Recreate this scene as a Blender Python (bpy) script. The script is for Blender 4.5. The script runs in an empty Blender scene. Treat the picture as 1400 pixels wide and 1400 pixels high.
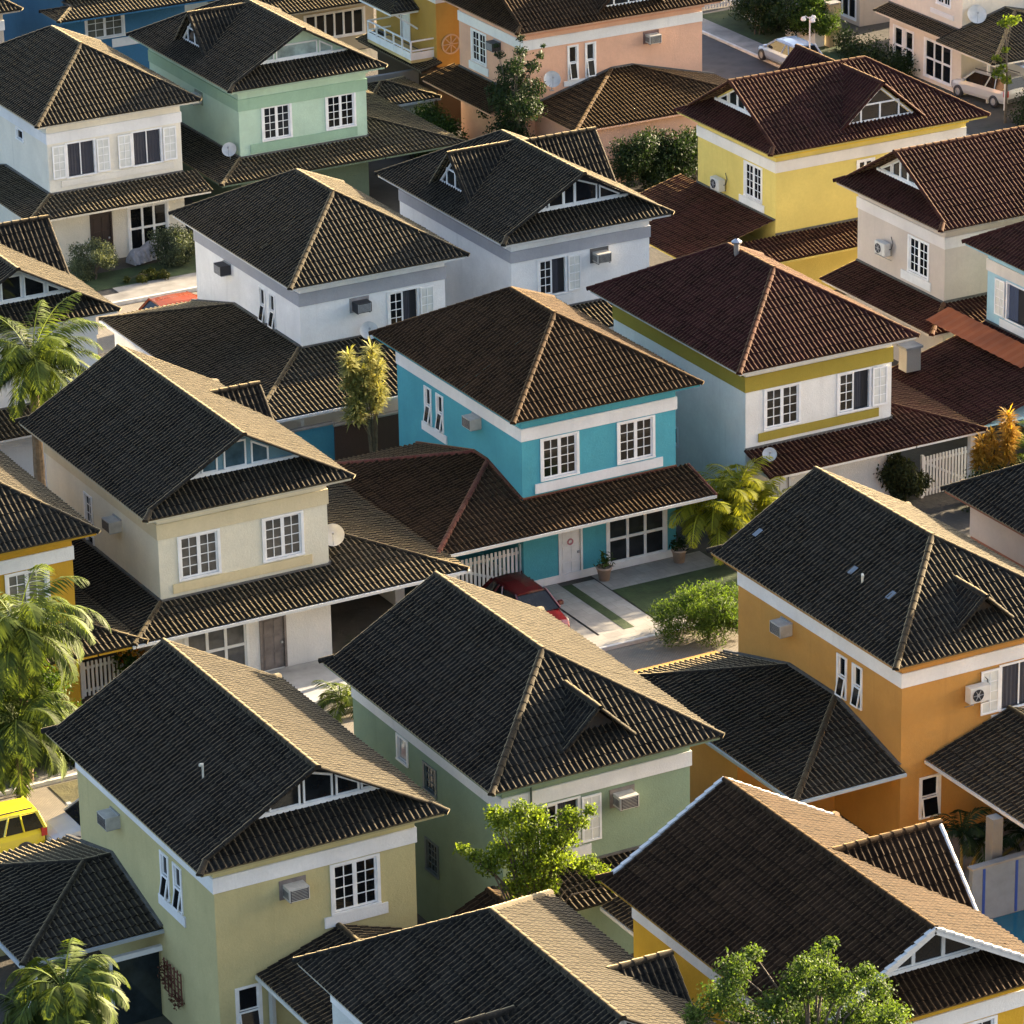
import bpy, math, random
import numpy as np
from mathutils import Vector, Matrix
R = math.radians
random.seed(7); rng = np.random.default_rng(7)
SC = bpy.context.scene
COL = SC.collection

# ------------------------------------------------------------------ camera, sky, sun, exposure
def camera():
    p, y, r = R(21.92048535), R(28.3352553), R(-1.11440163)
    fwd = np.array([math.sin(y)*math.cos(p), math.cos(y)*math.cos(p), -math.sin(p)])
    right = np.cross(fwd, [0, 0, 1]); right /= np.linalg.norm(right)
    up = np.cross(right, fwd)
    r2 = right*math.cos(r)+up*math.sin(r); u2 = -right*math.sin(r)+up*math.cos(r)
    cd = bpy.data.cameras.new('camera'); co = bpy.data.objects.new('camera', cd); COL.objects.link(co)
    m = Matrix.Identity(4)
    for i in range(3):
        m[i][0] = r2[i]; m[i][1] = u2[i]; m[i][2] = -fwd[i]
    m[0][3], m[1][3], m[2][3] = -75.0, -150.0, 65.2
    co.matrix_world = m
    cd.sensor_width = 36.0; cd.lens = 5935.4/1400*36.0
    cd.clip_start = 1.0; cd.clip_end = 3000.0
    SC.camera = co
camera()
SUN_EL, SUN_AZ = 12.2, 6.5          # azimuth counted from +X towards +Y
w = bpy.data.worlds.new('World'); SC.world = w; w.use_nodes = True
nt = w.node_tree
sky = nt.nodes.new('ShaderNodeTexSky'); sky.sky_type = 'NISHITA'; sky.sun_disc = False
sky.sun_elevation = R(SUN_EL); sky.sun_rotation = R(90-SUN_AZ)
sky.air_density = 0.7; sky.dust_density = 4.0; sky.ozone_density = 0.6
bg = nt.nodes['Background']; bg.inputs['Strength'].default_value = 0.10
nt.links.new(sky.outputs[0], bg.inputs['Color'])
sl = bpy.data.lights.new('sun', 'SUN'); sl.energy = 5.0; sl.angle = R(0.5); sl.color = (1.0, 0.80, 0.54)
so = bpy.data.objects.new('sun', sl); COL.objects.link(so)
sd = Vector((math.cos(R(SUN_EL))*math.cos(R(SUN_AZ)), math.cos(R(SUN_EL))*math.sin(R(SUN_AZ)), math.sin(R(SUN_EL))))
so.rotation_euler = sd.to_track_quat('Z', 'Y').to_euler(); so.location = sd*80
vs = SC.view_settings
vs.view_transform = 'Standard'; vs.look = 'None'; vs.gamma = 1.0; vs.use_curve_mapping = False
vs.exposure = 2.74

# ------------------------------------------------------------------ materials
MATS = {}
def newmat(name):
    m = bpy.data.materials.new(name); m.use_nodes = True
    t = m.node_tree; b = t.nodes['Principled BSDF']
    return m, t, b
def N(t, typ, **kw):
    n = t.nodes.new(typ)
    for k, v in kw.items(): setattr(n, k, v)
    return n
def ramp(t, src, stops):
    r = N(t, 'ShaderNodeValToRGB'); cr = r.color_ramp
    while len(cr.elements) < len(stops): cr.elements.new(0.5)
    for e, (p, c) in zip(cr.elements, stops):
        e.position = p; e.color = (*c, 1) if len(c) == 3 else c
    t.links.new(src, r.inputs[0]); return r.outputs[0]
def pos(t, scale=1.0):
    g = N(t, 'ShaderNodeNewGeometry'); mp = N(t, 'ShaderNodeMapping')
    mp.inputs['Scale'].default_value = (scale,)*3 if not isinstance(scale, tuple) else scale
    t.links.new(g.outputs['Position'], mp.inputs[0]); return mp.outputs[0]
def noise(t, vec, scale, detail=4, rough=0.55):
    n = N(t, 'ShaderNodeTexNoise'); n.inputs['Scale'].default_value = scale
    n.inputs['Detail'].default_value = detail; n.inputs['Roughness'].default_value = rough
    t.links.new(vec, n.inputs['Vector']); return n.outputs[0]
def mix(t, f, a, b, mode='MIX'):
    m = N(t, 'ShaderNodeMix', data_type='RGBA', blend_type=mode)
    for i, v in ((0, f), (6, a), (7, b)):
        if hasattr(v, 'links') or hasattr(v, 'is_linked'): t.links.new(v, m.inputs[i])
        else: m.inputs[i].default_value = v if i == 0 else (*v, 1)
    return m.outputs[2]
def bump(t, b, h, strength, dist):
    n = N(t, 'ShaderNodeBump'); n.inputs['Strength'].default_value = strength; n.inputs['Distance'].default_value = dist
    t.links.new(h, n.inputs['Height']); t.links.new(n.outputs[0], b.inputs['Normal'])
def mul(c, k): return tuple(min(1, x*k) for x in c)

def stucco(col, rough=0.9):
    key = ('st', col)
    if key in MATS: return MATS[key]
    m, t, b = newmat('stucco_paint'); v = pos(t)
    big = noise(t, v, 0.55, 5, 0.6); fine = noise(t, v, 7.0, 5, 0.65)
    stre = noise(t, pos(t, (3.2, 3.2, 0.35)), 1.0, 4, 0.6)
    c = mix(t, ramp(t, big, [(0.3, (0, 0, 0)), (0.75, (1, 1, 1))]), mul(col, 1.03), mul(col, 0.80))
    c = mix(t, ramp(t, stre, [(0.58, (0, 0, 0)), (0.85, (.55, .55, .55))]), c, mul(col, 0.68))
    c = mix(t, ramp(t, fine, [(0.35, (0, 0, 0)), (0.7, (.4, .4, .4))]), c, mul(col, 0.80))
    t.links.new(c, b.inputs['Base Color']); b.inputs['Roughness'].default_value = rough
    b.inputs['Specular IOR Level'].default_value = 0.25
    bump(t, b, noise(t, v, 14.0, 5, 0.7), 0.9, 0.018)
    MATS[key] = m; return m

TILES = {'grey': ((.0022, .0023, .0028), (.0072, .0070, .0068), (.042, .037, .028)),
         'brown': ((.0075, .0040, .0024), (.017, .0095, .0054), (.052, .030, .015)),
         'maroon': ((.0120, .0034, .0032), (.026, .0075, .0070), (.060, .024, .017)),
         'red': ((.045, .014, .011), (.09, .03, .024), (.17, .08, .06))}
def tile_mat(kind):
    key = ('tile', kind)
    if key in MATS: return MATS[key]
    d, m_, l = TILES[kind]
    m, t, b = newmat('roof_tile'); v = pos(t)
    a = N(t, 'ShaderNodeAttribute', attribute_name='tv')
    c = mix(t, a.outputs['Fac'], d, m_)
    c = mix(t, ramp(t, a.outputs['Fac'], [(.90, (0, 0, 0)), (.97, (.55, .55, .55))]), c, mul(l, .8))
    n1 = noise(t, v, 0.8, 5, 0.65); n2 = noise(t, v, 9.0, 5, 0.7)
    c = mix(t, ramp(t, n1, [(0.40, (0, 0, 0)), (0.70, (.85, .85, .85))]), c, mul(m_, 1.9))
    c = mix(t, ramp(t, noise(t, v, 2.6, 5, .7), [(0.54, (0, 0, 0)), (0.72, (.6, .6, .6))]), c, mul(l, .55))
    c = mix(t, ramp(t, n2, [(0.47, (0, 0, 0)), (0.72, (.85, .85, .85))]), c, l)
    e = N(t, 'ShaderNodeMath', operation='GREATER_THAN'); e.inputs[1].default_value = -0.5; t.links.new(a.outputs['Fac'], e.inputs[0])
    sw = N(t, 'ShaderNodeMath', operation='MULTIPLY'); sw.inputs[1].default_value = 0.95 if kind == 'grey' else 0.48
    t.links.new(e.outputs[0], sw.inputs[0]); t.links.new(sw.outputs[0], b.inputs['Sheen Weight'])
    c = mix(t, e.outputs[0], (.003, .003, .003), c)  # negative tv: shade of the hollow tile ends put in as near-black
    t.links.new(c, b.inputs['Base Color'])
    b.inputs['Roughness'].default_value = 0.75; b.inputs['Specular IOR Level'].default_value = 0.07
    b.inputs['Sheen Roughness'].default_value = 0.36; b.inputs['Sheen Tint'].default_value = (1, .82, .50, 1) if kind == 'grey' else (1, .70, .36, 1)
    bump(t, b, noise(t, v, 30.0, 4, 0.7), 0.6, 0.01)
    MATS[key] = m; return m

def plain(name, col, rough=0.5, metal=0.0, var=0.12, nscale=3.0, spec=0.5, bmp=0.0, coat=0.0):
    key = ('pl', name, col, rough)
    if key in MATS: return MATS[key]
    m, t, b = newmat(name); v = pos(t)
    n = noise(t, v, nscale, 5, 0.6)
    c = mix(t, ramp(t, n, [(0.3, (0, 0, 0)), (0.75, (1, 1, 1))]), mul(col, 1+var*.5), mul(col, 1-var))
    t.links.new(c, b.inputs['Base Color']); b.inputs['Roughness'].default_value = rough
    b.inputs['Metallic'].default_value = metal; b.inputs['Specular IOR Level'].default_value = spec
    b.inputs['Coat Weight'].default_value = coat; b.inputs['Coat Roughness'].default_value = 0.05
    if bmp: bump(t, b, noise(t, v, nscale*5, 4, 0.7), 0.7, bmp)
    MATS[key] = m; return m
WHITE = (.78, .78, .76)
def mwhite(): return plain('white_paint', WHITE, 0.55, var=0.14, nscale=2.2)
def mglass(c=(.012, .015, .018)): return plain('window_glass', c, 0.05, var=0.6, nscale=1.7, spec=0.35)
def mleafglass(): return plain('shutter_pane', (.62, .63, .58), 0.25, var=.15)  # pale colour stands in for glass reflection over the wall behind
def mmetal(): return plain('grey_metal', (.35, .36, .37), 0.45, 0.3)
def mac(): return plain('aged_white_metal', (.50, .48, .43), 0.5, 0.0, var=.3)
def mdark(): return plain('dark_plastic', (.03, .03, .035), 0.5)

def foliage(name, dark, lightc, transl=0.45):
    key = ('fol', name)
    if key in MATS: return MATS[key]
    m, t, b = newmat(name); t.nodes.remove(b)
    a = N(t, 'ShaderNodeAttribute', attribute_name='tv')
    dark, lightc = mul(dark, .55), mul(lightc, .60)
    c = ramp(t, a.outputs['Fac'], [(0.0, dark), (0.7, lightc), (1.0, mul(lightc, 1.3))])
    p = N(t, 'ShaderNodeBsdfPrincipled'); tr = N(t, 'ShaderNodeBsdfTranslucent'); mx = N(t, 'ShaderNodeMixShader')
    p.inputs['Roughness'].default_value = 0.6; p.inputs['Specular IOR Level'].default_value = 0.22
    t.links.new(c, p.inputs['Base Color'])
    t.links.new(mix(t, 1.0, c, (1.6, 1.5, .7), 'MULTIPLY'), tr.inputs['Color'])
    mx.inputs[0].default_value = transl
    t.links.new(p.outputs[0], mx.inputs[1]); t.links.new(tr.outputs[0], mx.inputs[2])
    t.links.new(mx.outputs[0], t.nodes['Material Output'].inputs[0])
    MATS[key] = m; return m
def bark(c=(.10, .08, .06)): return plain('bark', c, 0.9, var=.5, nscale=6, bmp=.03)

# ------------------------------------------------------------------ object helpers
def link(name, me, mat, parent):
    o = bpy.data.objects.new(name, me); COL.objects.link(o)
    if mat: me.materials.append(mat)
    if parent is not None: o.parent = parent
    return o
def tag(o, label=None, cat=None, group=None, kind=None):
    if label: o['label'] = label
    if cat: o['category'] = cat
    if group: o['group'] = group
    if kind: o['kind'] = kind
    return o
def thing(name, label, cat, loc=(0, 0, 0), rz=0.0, group=None):
    o = bpy.data.objects.new(name, None); COL.objects.link(o)
    o.location = loc; o.rotation_euler = (0, 0, rz); o.empty_display_size = .3
    return tag(o, label, cat, group)
def ident(u, d, z): return (u, d, z)

class MB:
    def __init__(s): s.v = []; s.f = []
    def quad(s, *p):
        n = len(s.v); s.v += [tuple(x) for x in p]; s.f.append(tuple(range(n, n+len(p))))
    def box(s, u0, u1, d0, d1, z0, z1, T=ident):
        n = len(s.v)
        for z in (z0, z1):
            for u, d in ((u0, d0), (u1, d0), (u1, d1), (u0, d1)): s.v.append(tuple(T(u, d, z)))
        for q in ((0, 3, 2, 1), (4, 5, 6, 7), (0, 1, 5, 4), (1, 2, 6, 5), (2, 3, 7, 6), (3, 0, 4, 7)):
            s.f.append(tuple(n+i for i in q))
    def beam(s, a, b, w, h):
        a = Vector(a); b = Vector(b); x = (b-a).normalized()
        y = Vector((0, 0, 1)).cross(x)
        if y.length < 1e-4: y = Vector((0, 1, 0))
        y.normalize(); z = x.cross(y)
        n = len(s.v)
        for p in (a, b):
            for i, j in ((-1, -1), (1, -1), (1, 1), (-1, 1)): s.v.append(tuple(p+y*(i*w/2)+z*(j*h/2)))
        for q in ((0, 3, 2, 1), (4, 5, 6, 7), (0, 1, 5, 4), (1, 2, 6, 5), (2, 3, 7, 6), (3, 0, 4, 7)):
            s.f.append(tuple(n+i for i in q))
    def tube(s, pts, rad, k=8, cap=True):
        pts = [Vector(p) for p in pts]; n0 = len(s.v)
        if not hasattr(rad, '__len__'): rad = [rad]*len(pts)
        for i, p in enumerate(pts):
            d = (pts[min(i+1, len(pts)-1)]-pts[max(i-1, 0)]).normalized()
            a = d.orthogonal().normalized() if i == 0 else (a-d*a.dot(d)).normalized()
            b = d.cross(a)
            for j in range(k):
                th = 2*math.pi*j/k; s.v.append(tuple(p+(a*math.cos(th)+b*math.sin(th))*rad[i]))
        for i in range(len(pts)-1):
            for j in range(k):
                s.f.append((n0+i*k+j, n0+i*k+(j+1) % k, n0+(i+1)*k+(j+1) % k, n0+(i+1)*k+j))
        if cap:
            s.f.append(tuple(n0+j for j in range(k))[::-1]); s.f.append(tuple(n0+(len(pts)-1)*k+j for j in range(k)))
    def lathe(s, prof, c=(0, 0, 0), k=16, M=None):
        n0 = len(s.v); c = Vector(c)
        for r, z in prof:
            for j in range(k):
                p = Vector((r*math.cos(2*math.pi*j/k), r*math.sin(2*math.pi*j/k), z))
                if M is not None: p = M @ p
                s.v.append(tuple(p+c))
        for i in range(len(prof)-1):
            for j in range(k): s.f.append((n0+i*k+j, n0+i*k+(j+1) % k, n0+(i+1)*k+(j+1) % k, n0+(i+1)*k+j))
    def build(s, name, mat, parent=None, smooth=False):
        me = bpy.data.meshes.new(name); me.from_pydata(s.v, [], s.f)
        if smooth: me.polygons.foreach_set('use_smooth', [True]*len(me.polygons))
        me.update(); return link(name, me, mat, parent)

class NP:
    """numpy mesh collector with a per-face value 'tv'"""
    def __init__(s): s.V = []; s.F = []; s.A = []; s.n = 0
    def add(s, v, f, a):
        s.V.append(np.asarray(v, float)); s.F.append(np.asarray(f, int)+s.n); s.A.append(np.asarray(a, float)); s.n += len(v)
    def build(s, name, mat, parent=None, smooth=False):
        me = bpy.data.meshes.new(name)
        v = np.concatenate(s.V); f = np.concatenate(s.F); a = np.concatenate(s.A); k = f.shape[1]
        used = np.unique(f); mp = np.zeros(len(v), int); mp[used] = np.arange(len(used)); v = v[used]; f = mp[f]
        me.vertices.add(len(v)); me.vertices.foreach_set('co', v.astype(np.float32).ravel())
        me.loops.add(f.size); me.loops.foreach_set('vertex_index', f.astype(np.int32).ravel())
        me.polygons.add(len(f)); me.polygons.foreach_set('loop_start', np.arange(0, f.size, k, dtype=np.int32))
        at = me.attributes.new('tv', 'FLOAT', 'FACE'); at.data.foreach_set('value', a.astype(np.float32))
        if smooth: me.polygons.foreach_set('use_smooth', np.ones(len(f), bool))
        me.update(calc_edges=True); me.validate()
        return link(name, me, mat, parent)

# ------------------------------------------------------------------ roof tiles
PF = np.array([0.0, 0.10, 0.26, 0.42, 0.58, 0.70]); PH = np.array([0, .034, .062, .062, .034, 0.0])
CW, CL = 0.21, 0.40
def tile_face(acc, O, U, V, lo, hi, lift=0.03):
    """corrugated courses over the region lo(u) <= v <= hi(u); chains are lists of (u, v)"""
    O, U, V = (np.asarray(x, float) for x in (O, U, V))
    U = U/np.linalg.norm(U); V = V/np.linalg.norm(V)
    Nn = np.cross(U, V); Nn = Nn if Nn[2] > 0 else -Nn
    lo = np.array(sorted(lo)); hi = np.array(sorted(hi))
    u0 = max(lo[0, 0], hi[0, 0]); u1 = min(lo[-1, 0], hi[-1, 0])
    k0, k1 = math.floor(u0/CW), math.ceil(u1/CW)
    us = (np.arange(k0, k1+1)[:, None]*CW+PF[None]*CW).ravel()
    us = np.unique(np.clip(np.concatenate([us, lo[:, 0], hi[:, 0], [u0, u1]]), u0, u1).round(5))
    fr = (us/CW) % 1.0; hh = np.interp(fr, np.append(PF, 1.0), np.append(PH, 0.0))
    L = np.interp(us, lo[:, 0], lo[:, 1]); H = np.interp(us, hi[:, 0], hi[:, 1]); H = np.maximum(H, L)
    n0, n1 = math.floor(L.min()/CL), math.ceil(H.max()/CL)
    ks = np.arange(n0, n1)
    r0, r1 = ks*CL, (ks+1)*CL
    v0 = np.clip(r0[None], L[:, None], H[:, None]); v1 = np.clip(r1[None], L[:, None], H[:, None])
    cid = np.floor((us+1e-4)/CW).astype(int)-k0
    jh = 1+.22*(rng.random((k1-k0+3, len(ks)))-.5)[cid]; jr = (.7+.6*rng.random((k1-k0+3, len(ks))))[cid]
    jr = np.where(hh[:, None] > .01, jr, 1.0); wob = .010*np.sin(us*1.3+O[0]*3+O[1])[:, None]+.008*np.sin(us*.47+O[1]*2)[:, None]
    def P(v, base):
        rise = 0.028*(1-np.clip((v-base[None])/CL, 0, 1))*jr
        return O+us[:, None, None]*U+v[:, :, None]*V+(hh[:, None]*jh+rise+lift+wob*np.sin(base*.9+1.0)[None])[:, :, None]*Nn
    A, B = P(v0, r0), P(v1, r0)
    nu, nk = len(us), len(ks)
    verts = np.concatenate([A.reshape(-1, 3), B.reshape(-1, 3)])
    ia = np.arange(nu*nk).reshape(nu, nk); ib = ia+nu*nk
    colid = (np.floor((us[:-1]+1e-4)/CW).astype(int)-k0)
    tv = rng.random((k1-k0+2, nk+1))**1.5
    f = np.stack([ia[:-1], ia[1:], ib[1:], ib[:-1]], -1)
    keep = np.maximum((v1-v0)[:-1], (v1-v0)[1:]) > 1e-3
    t = tv[colid][:, :nk]
    acc.add(verts, f[keep], t[keep])
    if nk > 1:
        g = np.stack([ib[:-1, :-1], ib[1:, :-1], ia[1:, 1:], ia[:-1, 1:]], -1)
        rv = r1[None, :-1]; ok = (rv > L[:, None]+1e-3) & (rv < H[:, None]-1e-3); ok = ok[:-1] & ok[1:]
        acc.add(verts, g[ok], np.full(int(ok.sum()), -1.0))          # riser faces painted near-black for the shade in hollow tile ends
    # tile ends at the lower rim: a short drop so that the sheet has an edge
    low = O+us[:, None]*U+L[:, None]*V+(0.0)*Nn
    top = O+us[:, None]*U+L[:, None]*V+(hh+0.026+lift)[:, None]*Nn
    ev = np.concatenate([low, top]); i = np.arange(nu-1)
    okk = (H-L)[:-1]+(H-L)[1:] > 1e-3
    acc.add(ev, np.stack([i, i+1, nu+i+1, nu+i], -1)[okk], tv[colid, 0][okk]*.5)

def caps(acc, a, b, r=0.115, lift=0.05, step=0.40):
    """ridge or hip tiles from a (low) to b (high)"""
    if isinstance(acc, Caps): acc.runs.append(NP()); acc = acc.runs[-1]
    a = np.asarray(a, float); b = np.asarray(b, float); d = b-a; Ln = np.linalg.norm(d); d /= Ln
    s = np.cross([0, 0, 1], d); s /= np.linalg.norm(s); up = np.cross(d, s)
    if up[2] < 0: up = -up
    n = max(1, int(round(Ln/step))); st = Ln/n; K = 7
    th = np.linspace(-0.15*np.pi, 1.15*np.pi, K)
    for i in range(n):
        vs_ = []
        for q, rr in ((i*st-0.03, r*1.10), ((i+1)*st+.02, r*0.90)):
            vs_.append(a+d*q+up*lift+np.outer(np.cos(th)*rr, s)+np.outer(np.sin(th)*rr*.85, up))
        v = np.concatenate(vs_); j = np.arange(K-1)
        tvv = 0.3+0.7*rng.random()
        acc.add(v, np.stack([j, j+1, K+j+1, K+j], -1), np.full(K-1, tvv))
        acc.add(v[:K], np.array([[0, 1, 5, 6], [1, 2, 4, 5], [2, 3, 3, 4]])[:2], np.full(2, tvv))

class Caps:
    def __init__(s): s.runs = []
    def build(s, name, mat, parent):
        for r in s.runs: r.build(name, mat, parent)
    V = property(lambda s: s.runs)
# ------------------------------------------------------------------ wall frames
W, D, OV, ZE, TP = 6.8, 10.3, 0.75, 7.25, 0.566
SP = math.sqrt(1+TP*TP); HALF = W/2+OV; ZR = ZE+TP*HALF
def frame(side, off=0.0, W=W, D=D):
    return {'front': lambda u, d, z: (u, -d-off, z), 'left': lambda u, d, z: (-d-off, u, z),
            'right': lambda u, d, z: (W+d+off, u, z), 'back': lambda u, d, z: (u, D+d+off, z)}[side]
def wall_panel(mb, T, u0, u1, z0, z1, ops, rev=0.10):
    ops = [o for o in ops if o[2] < z1 and o[3] > z0]
    us = sorted({u0, u1, *[x for o in ops for x in o[:2]]}); zs = sorted({z0, z1, *[x for o in ops for x in o[2:4]]})
    us = [u for u in us if u0 <= u <= u1]; zs = [z for z in zs if z0 <= z <= z1]
    for a, b in zip(us, us[1:]):
        for c, e in zip(zs, zs[1:]):
            mu, mz = (a+b)/2, (c+e)/2
            if any(o[0] < mu < o[1] and o[2] < mz < o[3] for o in ops): continue
            mb.quad(T(a, 0, c), T(b, 0, c), T(b, 0, e), T(a, 0, e))
    for a, b, c, e in [o[:4] for o in ops]:
        for p, q in (((a, c), (b, c)), ((b, c), (b, e)), ((b, e), (a, e)), ((a, e), (a, c))):
            mb.quad(T(p[0], 0, p[1]), T(q[0], 0, q[1]), T(q[0], -rev, q[1]), T(p[0], -rev, p[1]))

def grid_leaf(fr, T, a, b, c, e, nx, nz, d0, d1, st=0.07, mt=0.03):
    fr.box(a, a+st, d0, d1, c, e, T); fr.box(b-st, b, d0, d1, c, e, T)
    fr.box(a+st, b-st, d0, d1, c, c+st, T); fr.box(a+st, b-st, d0, d1, e-st, e, T)
    for i in range(1, nx):
        x = a+st+(b-a-2*st)*i/nx; fr.box(x-mt/2, x+mt/2, d0+.006, d1-.006, c+st, e-st, T)
    for i in range(1, nz):
        z = c+st+(e-c-2*st)*i/nz; fr.box(a+st, b-st, d0+.009, d1-.009, z-mt/2, z+mt/2, T)

def window(h, T, spec):
    u0, u1, z0, z1, style = spec[:5]; opt = spec[5] if len(spec) > 5 else {}
    fm = opt.get('frame', mwhite()); fr = MB()
    cs = opt.get('case', 0.07)
    fr.box(u0-cs, u0+.04, -.09, .035, z0, z1, T); fr.box(u1-.04, u1+cs, -.09, .035, z0, z1, T)
    fr.box(u0-cs, u1+cs, -.09, .036, z1, z1+cs, T); fr.box(u0-cs, u1+cs, -.09, .06, z0-cs, z0, T)
    gl = MB(); a, b, c, e = u0+.04, u1-.04, z0, z1; m = (a+b)/2
    dark = None; leaves = []
    nz = opt.get('nz', 4)
    if style in ('closed', 'open_right', 'open_left', 'open_both'):
        if style in ('closed', 'open_right'): grid_leaf(fr, T, a, m, c, e, 2, nz, -.075, -.02); gl.box(a+.03, m-.03, -.052, -.046, c+.03, e-.03, T)
        if style in ('closed', 'open_left'): grid_leaf(fr, T, m, b, c, e, 2, nz, -.075, -.02); gl.box(m+.03, b-.03, -.052, -.046, c+.03, e-.03, T)
        lw = (b-a)/2
        if style in ('open_right', 'open_both'): leaves.append((u1+cs+.02, u1+cs+.02+lw))
        if style in ('open_left', 'open_both'): leaves.append((u0-cs-.02-lw, u0-cs-.02))
    elif style == 'slim':
        mid = z0+(z1-z0)*.5
        T2 = lambda u, d, z: T(u, d+.18*(mid-z), z)
        grid_leaf(fr, T, a, b, mid, e, 1, 1, -.07, -.02, .045); gl.box(a+.03, b-.03, -.05, -.044, mid+.03, e-.03, T)
        grid_leaf(fr, T2, a, b, c, mid-.01, 1, 1, .0, .04, .045); gl.box(a+.03, b-.03, .015, .021, c+.03, mid-.04, T2)
    elif style == 'panes':
        nx = opt.get('nx', 3); nz = opt.get('nz', 2)
        grid_leaf(fr, T, a, b, c, e, nx, nz, -.08, -.0, .07, .11); gl.box(a+.03, b-.03, -.052, -.046, c+.03, e-.03, T)
    elif style == 'small':
        grid_leaf(fr, T, a, b, c, e, opt.get('nx', 1), opt.get('nz', 1), -.075, -.02, .045); gl.box(a+.03, b-.03, -.052, -.046, c+.03, e-.03, T)
    o = fr.build('window', fm, h)
    if style in ('open_right', 'open_left', 'open_both'):
        x0, x1 = (a, b) if style == 'open_both' else ((m, b) if style == 'open_right' else (a, m))
        k = MB(); k.box(x0, x1, -.098, -.09, c, e, T); k.build('room_shade_panel', plain('room_shade', (.012, .012, .014), .8), o)  # near-black panel stands in for the unlit room behind
        cu = MB()                                   # curtain folds behind the opening
        n = 18
        for i in range(n):
            p, q = x0+(x1-x0)*i/n, x0+(x1-x0)*(i+1)/n
            if opt.get('net') or i < n*.45:
                cu.quad(T(p, -.088+(i % 2)*.025, c), T(q, -.088+((i+1) % 2)*.025, c), T(q, -.088+((i+1) % 2)*.025, e), T(p, -.088+(i % 2)*.025, e))
        cu.build('curtain', plain('grey_curtain', opt.get('curtain', (.045, .045, .055)), .9), o)
        if opt.get('net'):
            bar = MB(); bar.box((x0+x1)/2-.025, (x0+x1)/2+.025, -.055, -.03, c, e, T); bar.build('mullion', mwhite(), o)
    if gl.f: gl.build('glass', mglass(opt.get('glass') or random.choice(((.006, .008, .010), (.007, .008, .009), (.008, .009, .011), (.022, .025, .028)))), o)
    for p, q in leaves:
        s = MB(); grid_leaf(s, T, p, q, c-.02, e+.02, 2, nz, .05, .09, .07)
        so_ = s.build('shutter', fm, o)
        g = MB(); g.box(p+.04, q-.04, .064, .072, c+.02, e-.02, T)
        for hz in (c+.15, e-.15): s
        g.build('shutter_glass', mleafglass(), o)
    return o

def door(h, T, u0, u1, z0, z1, mat, arch=False):
    m = MB(); m.box(u0, u1, -.07, -.03, z0, z1, T)
    for i in range(2):
        for j in range(3):
            a = u0+.1+(u1-u0-.1)*i/2; b = u0+(u1-u0-.1)*(i+1)/2
            c = z0+.12+(z1-z0-.12)*j/3; e = z0+(z1-z0-.12)*(j+1)/3
            m.box(a, b, -.03, -.012, c, e, T)
    for a, b, c, e in ((u0-.09, u0, z0, z1+.09), (u1, u1+.09, z0, z1+.09), (u0, u1, z1, z1+.09)): m.box(a, b, -.07, .04, c, e, T)
    o = m.build('door', mat, h)
    k = MB(); k.box(u1-.14, u1-.06, -.012, .05, z0+.98, z0+1.06, T); k.build('handle', mmetal(), o)
    return o

# ------------------------------------------------------------------ houses
def dormer(h, kind, side, ac, zr, hw, tip, tile, wallmat, recess=.35, win=True, verge=None):
    """small gabled dormer; side L / R / F, ac = place along the eave, tip = distance of its front from the eave"""
    M = {'L': lambda a, d, z: (-OV+d, a, z), 'R': lambda a, d, z: (W+OV-d, a, z), 'F': lambda a, d, z: (a, -OV+d, z)}[side]
    di = (zr-ZE)/TP; zb = ZE+TP*tip
    vec = lambda p, q: np.array(M(*q))-np.array(M(*p))
    acc = NP(); p_ = (zr-zb)/hw
    for sgn in (-1, 1):
        base = (ac+sgn*hw, 0, zb)
        O = np.array(M(*base)); U = np.array(M(base[0], 1, zb))-O; V = vec(base, (ac, 0, zr)); top = math.hypot(hw, zr-zb)
        tile_face(acc, O, U, V, [(tip, 0), (di, top)], [(tip, top), (di, top)], lift=.02)
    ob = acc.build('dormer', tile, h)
    c0_ = Caps(); caps(c0_, M(ac, di, zr), M(ac, tip-.02, zr), lift=.06); c0_.build('ridge_tiles', tile, ob)
    c = Caps()
    for sgn in (-1, 1): caps(c, M(ac+sgn*hw, tip+.04, zb), M(ac, tip+.04, zr), r=.09, lift=.04)
    c.build('ridge_tiles', verge or tile, ob)
    g = MB(); d = tip+recess; zf = ZE+TP*d
    wz = hw*(zr-.07-zf)/(zr-zb)
    for dd in (d, d+.08): g.quad(M(ac-wz, dd, zf), M(ac+wz, dd, zf), M(ac, dd, zr-.09))
    g.build('dormer_wall', wallmat, ob)
    if win:
        T = lambda u, dd, z: M(u, d-dd, z)
        f = MB(); gl = MB(); hh = (zr-zf); x = wz*.52; zt = zf+hh*.45
        f.box(ac-wz*.92, ac+wz*.92, 0, .07, zf+.02, zf+.10, T)
        f.box(ac-x, ac+x, 0, .06, zt, zt+.07, T)
        for xx in (-x, 0, x): f.box(ac+xx-.04, ac+xx+.04, 0, .05, zf+.10, zt, T)
        for sgn in (-1, 1):
            f.beam(T(ac+sgn*wz*.86, .035, zf+.1), T(ac, .035, zr-.22), .07, .07)
        f.build('dormer_window', mwhite(), ob)
        gl.quad(T(ac-wz*.8, .015, zf+.1), T(ac+wz*.8, .015, zf+.1), T(ac, .015, zr-.3)); gl.build('glass', mglass(), ob)
    return ob

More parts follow.
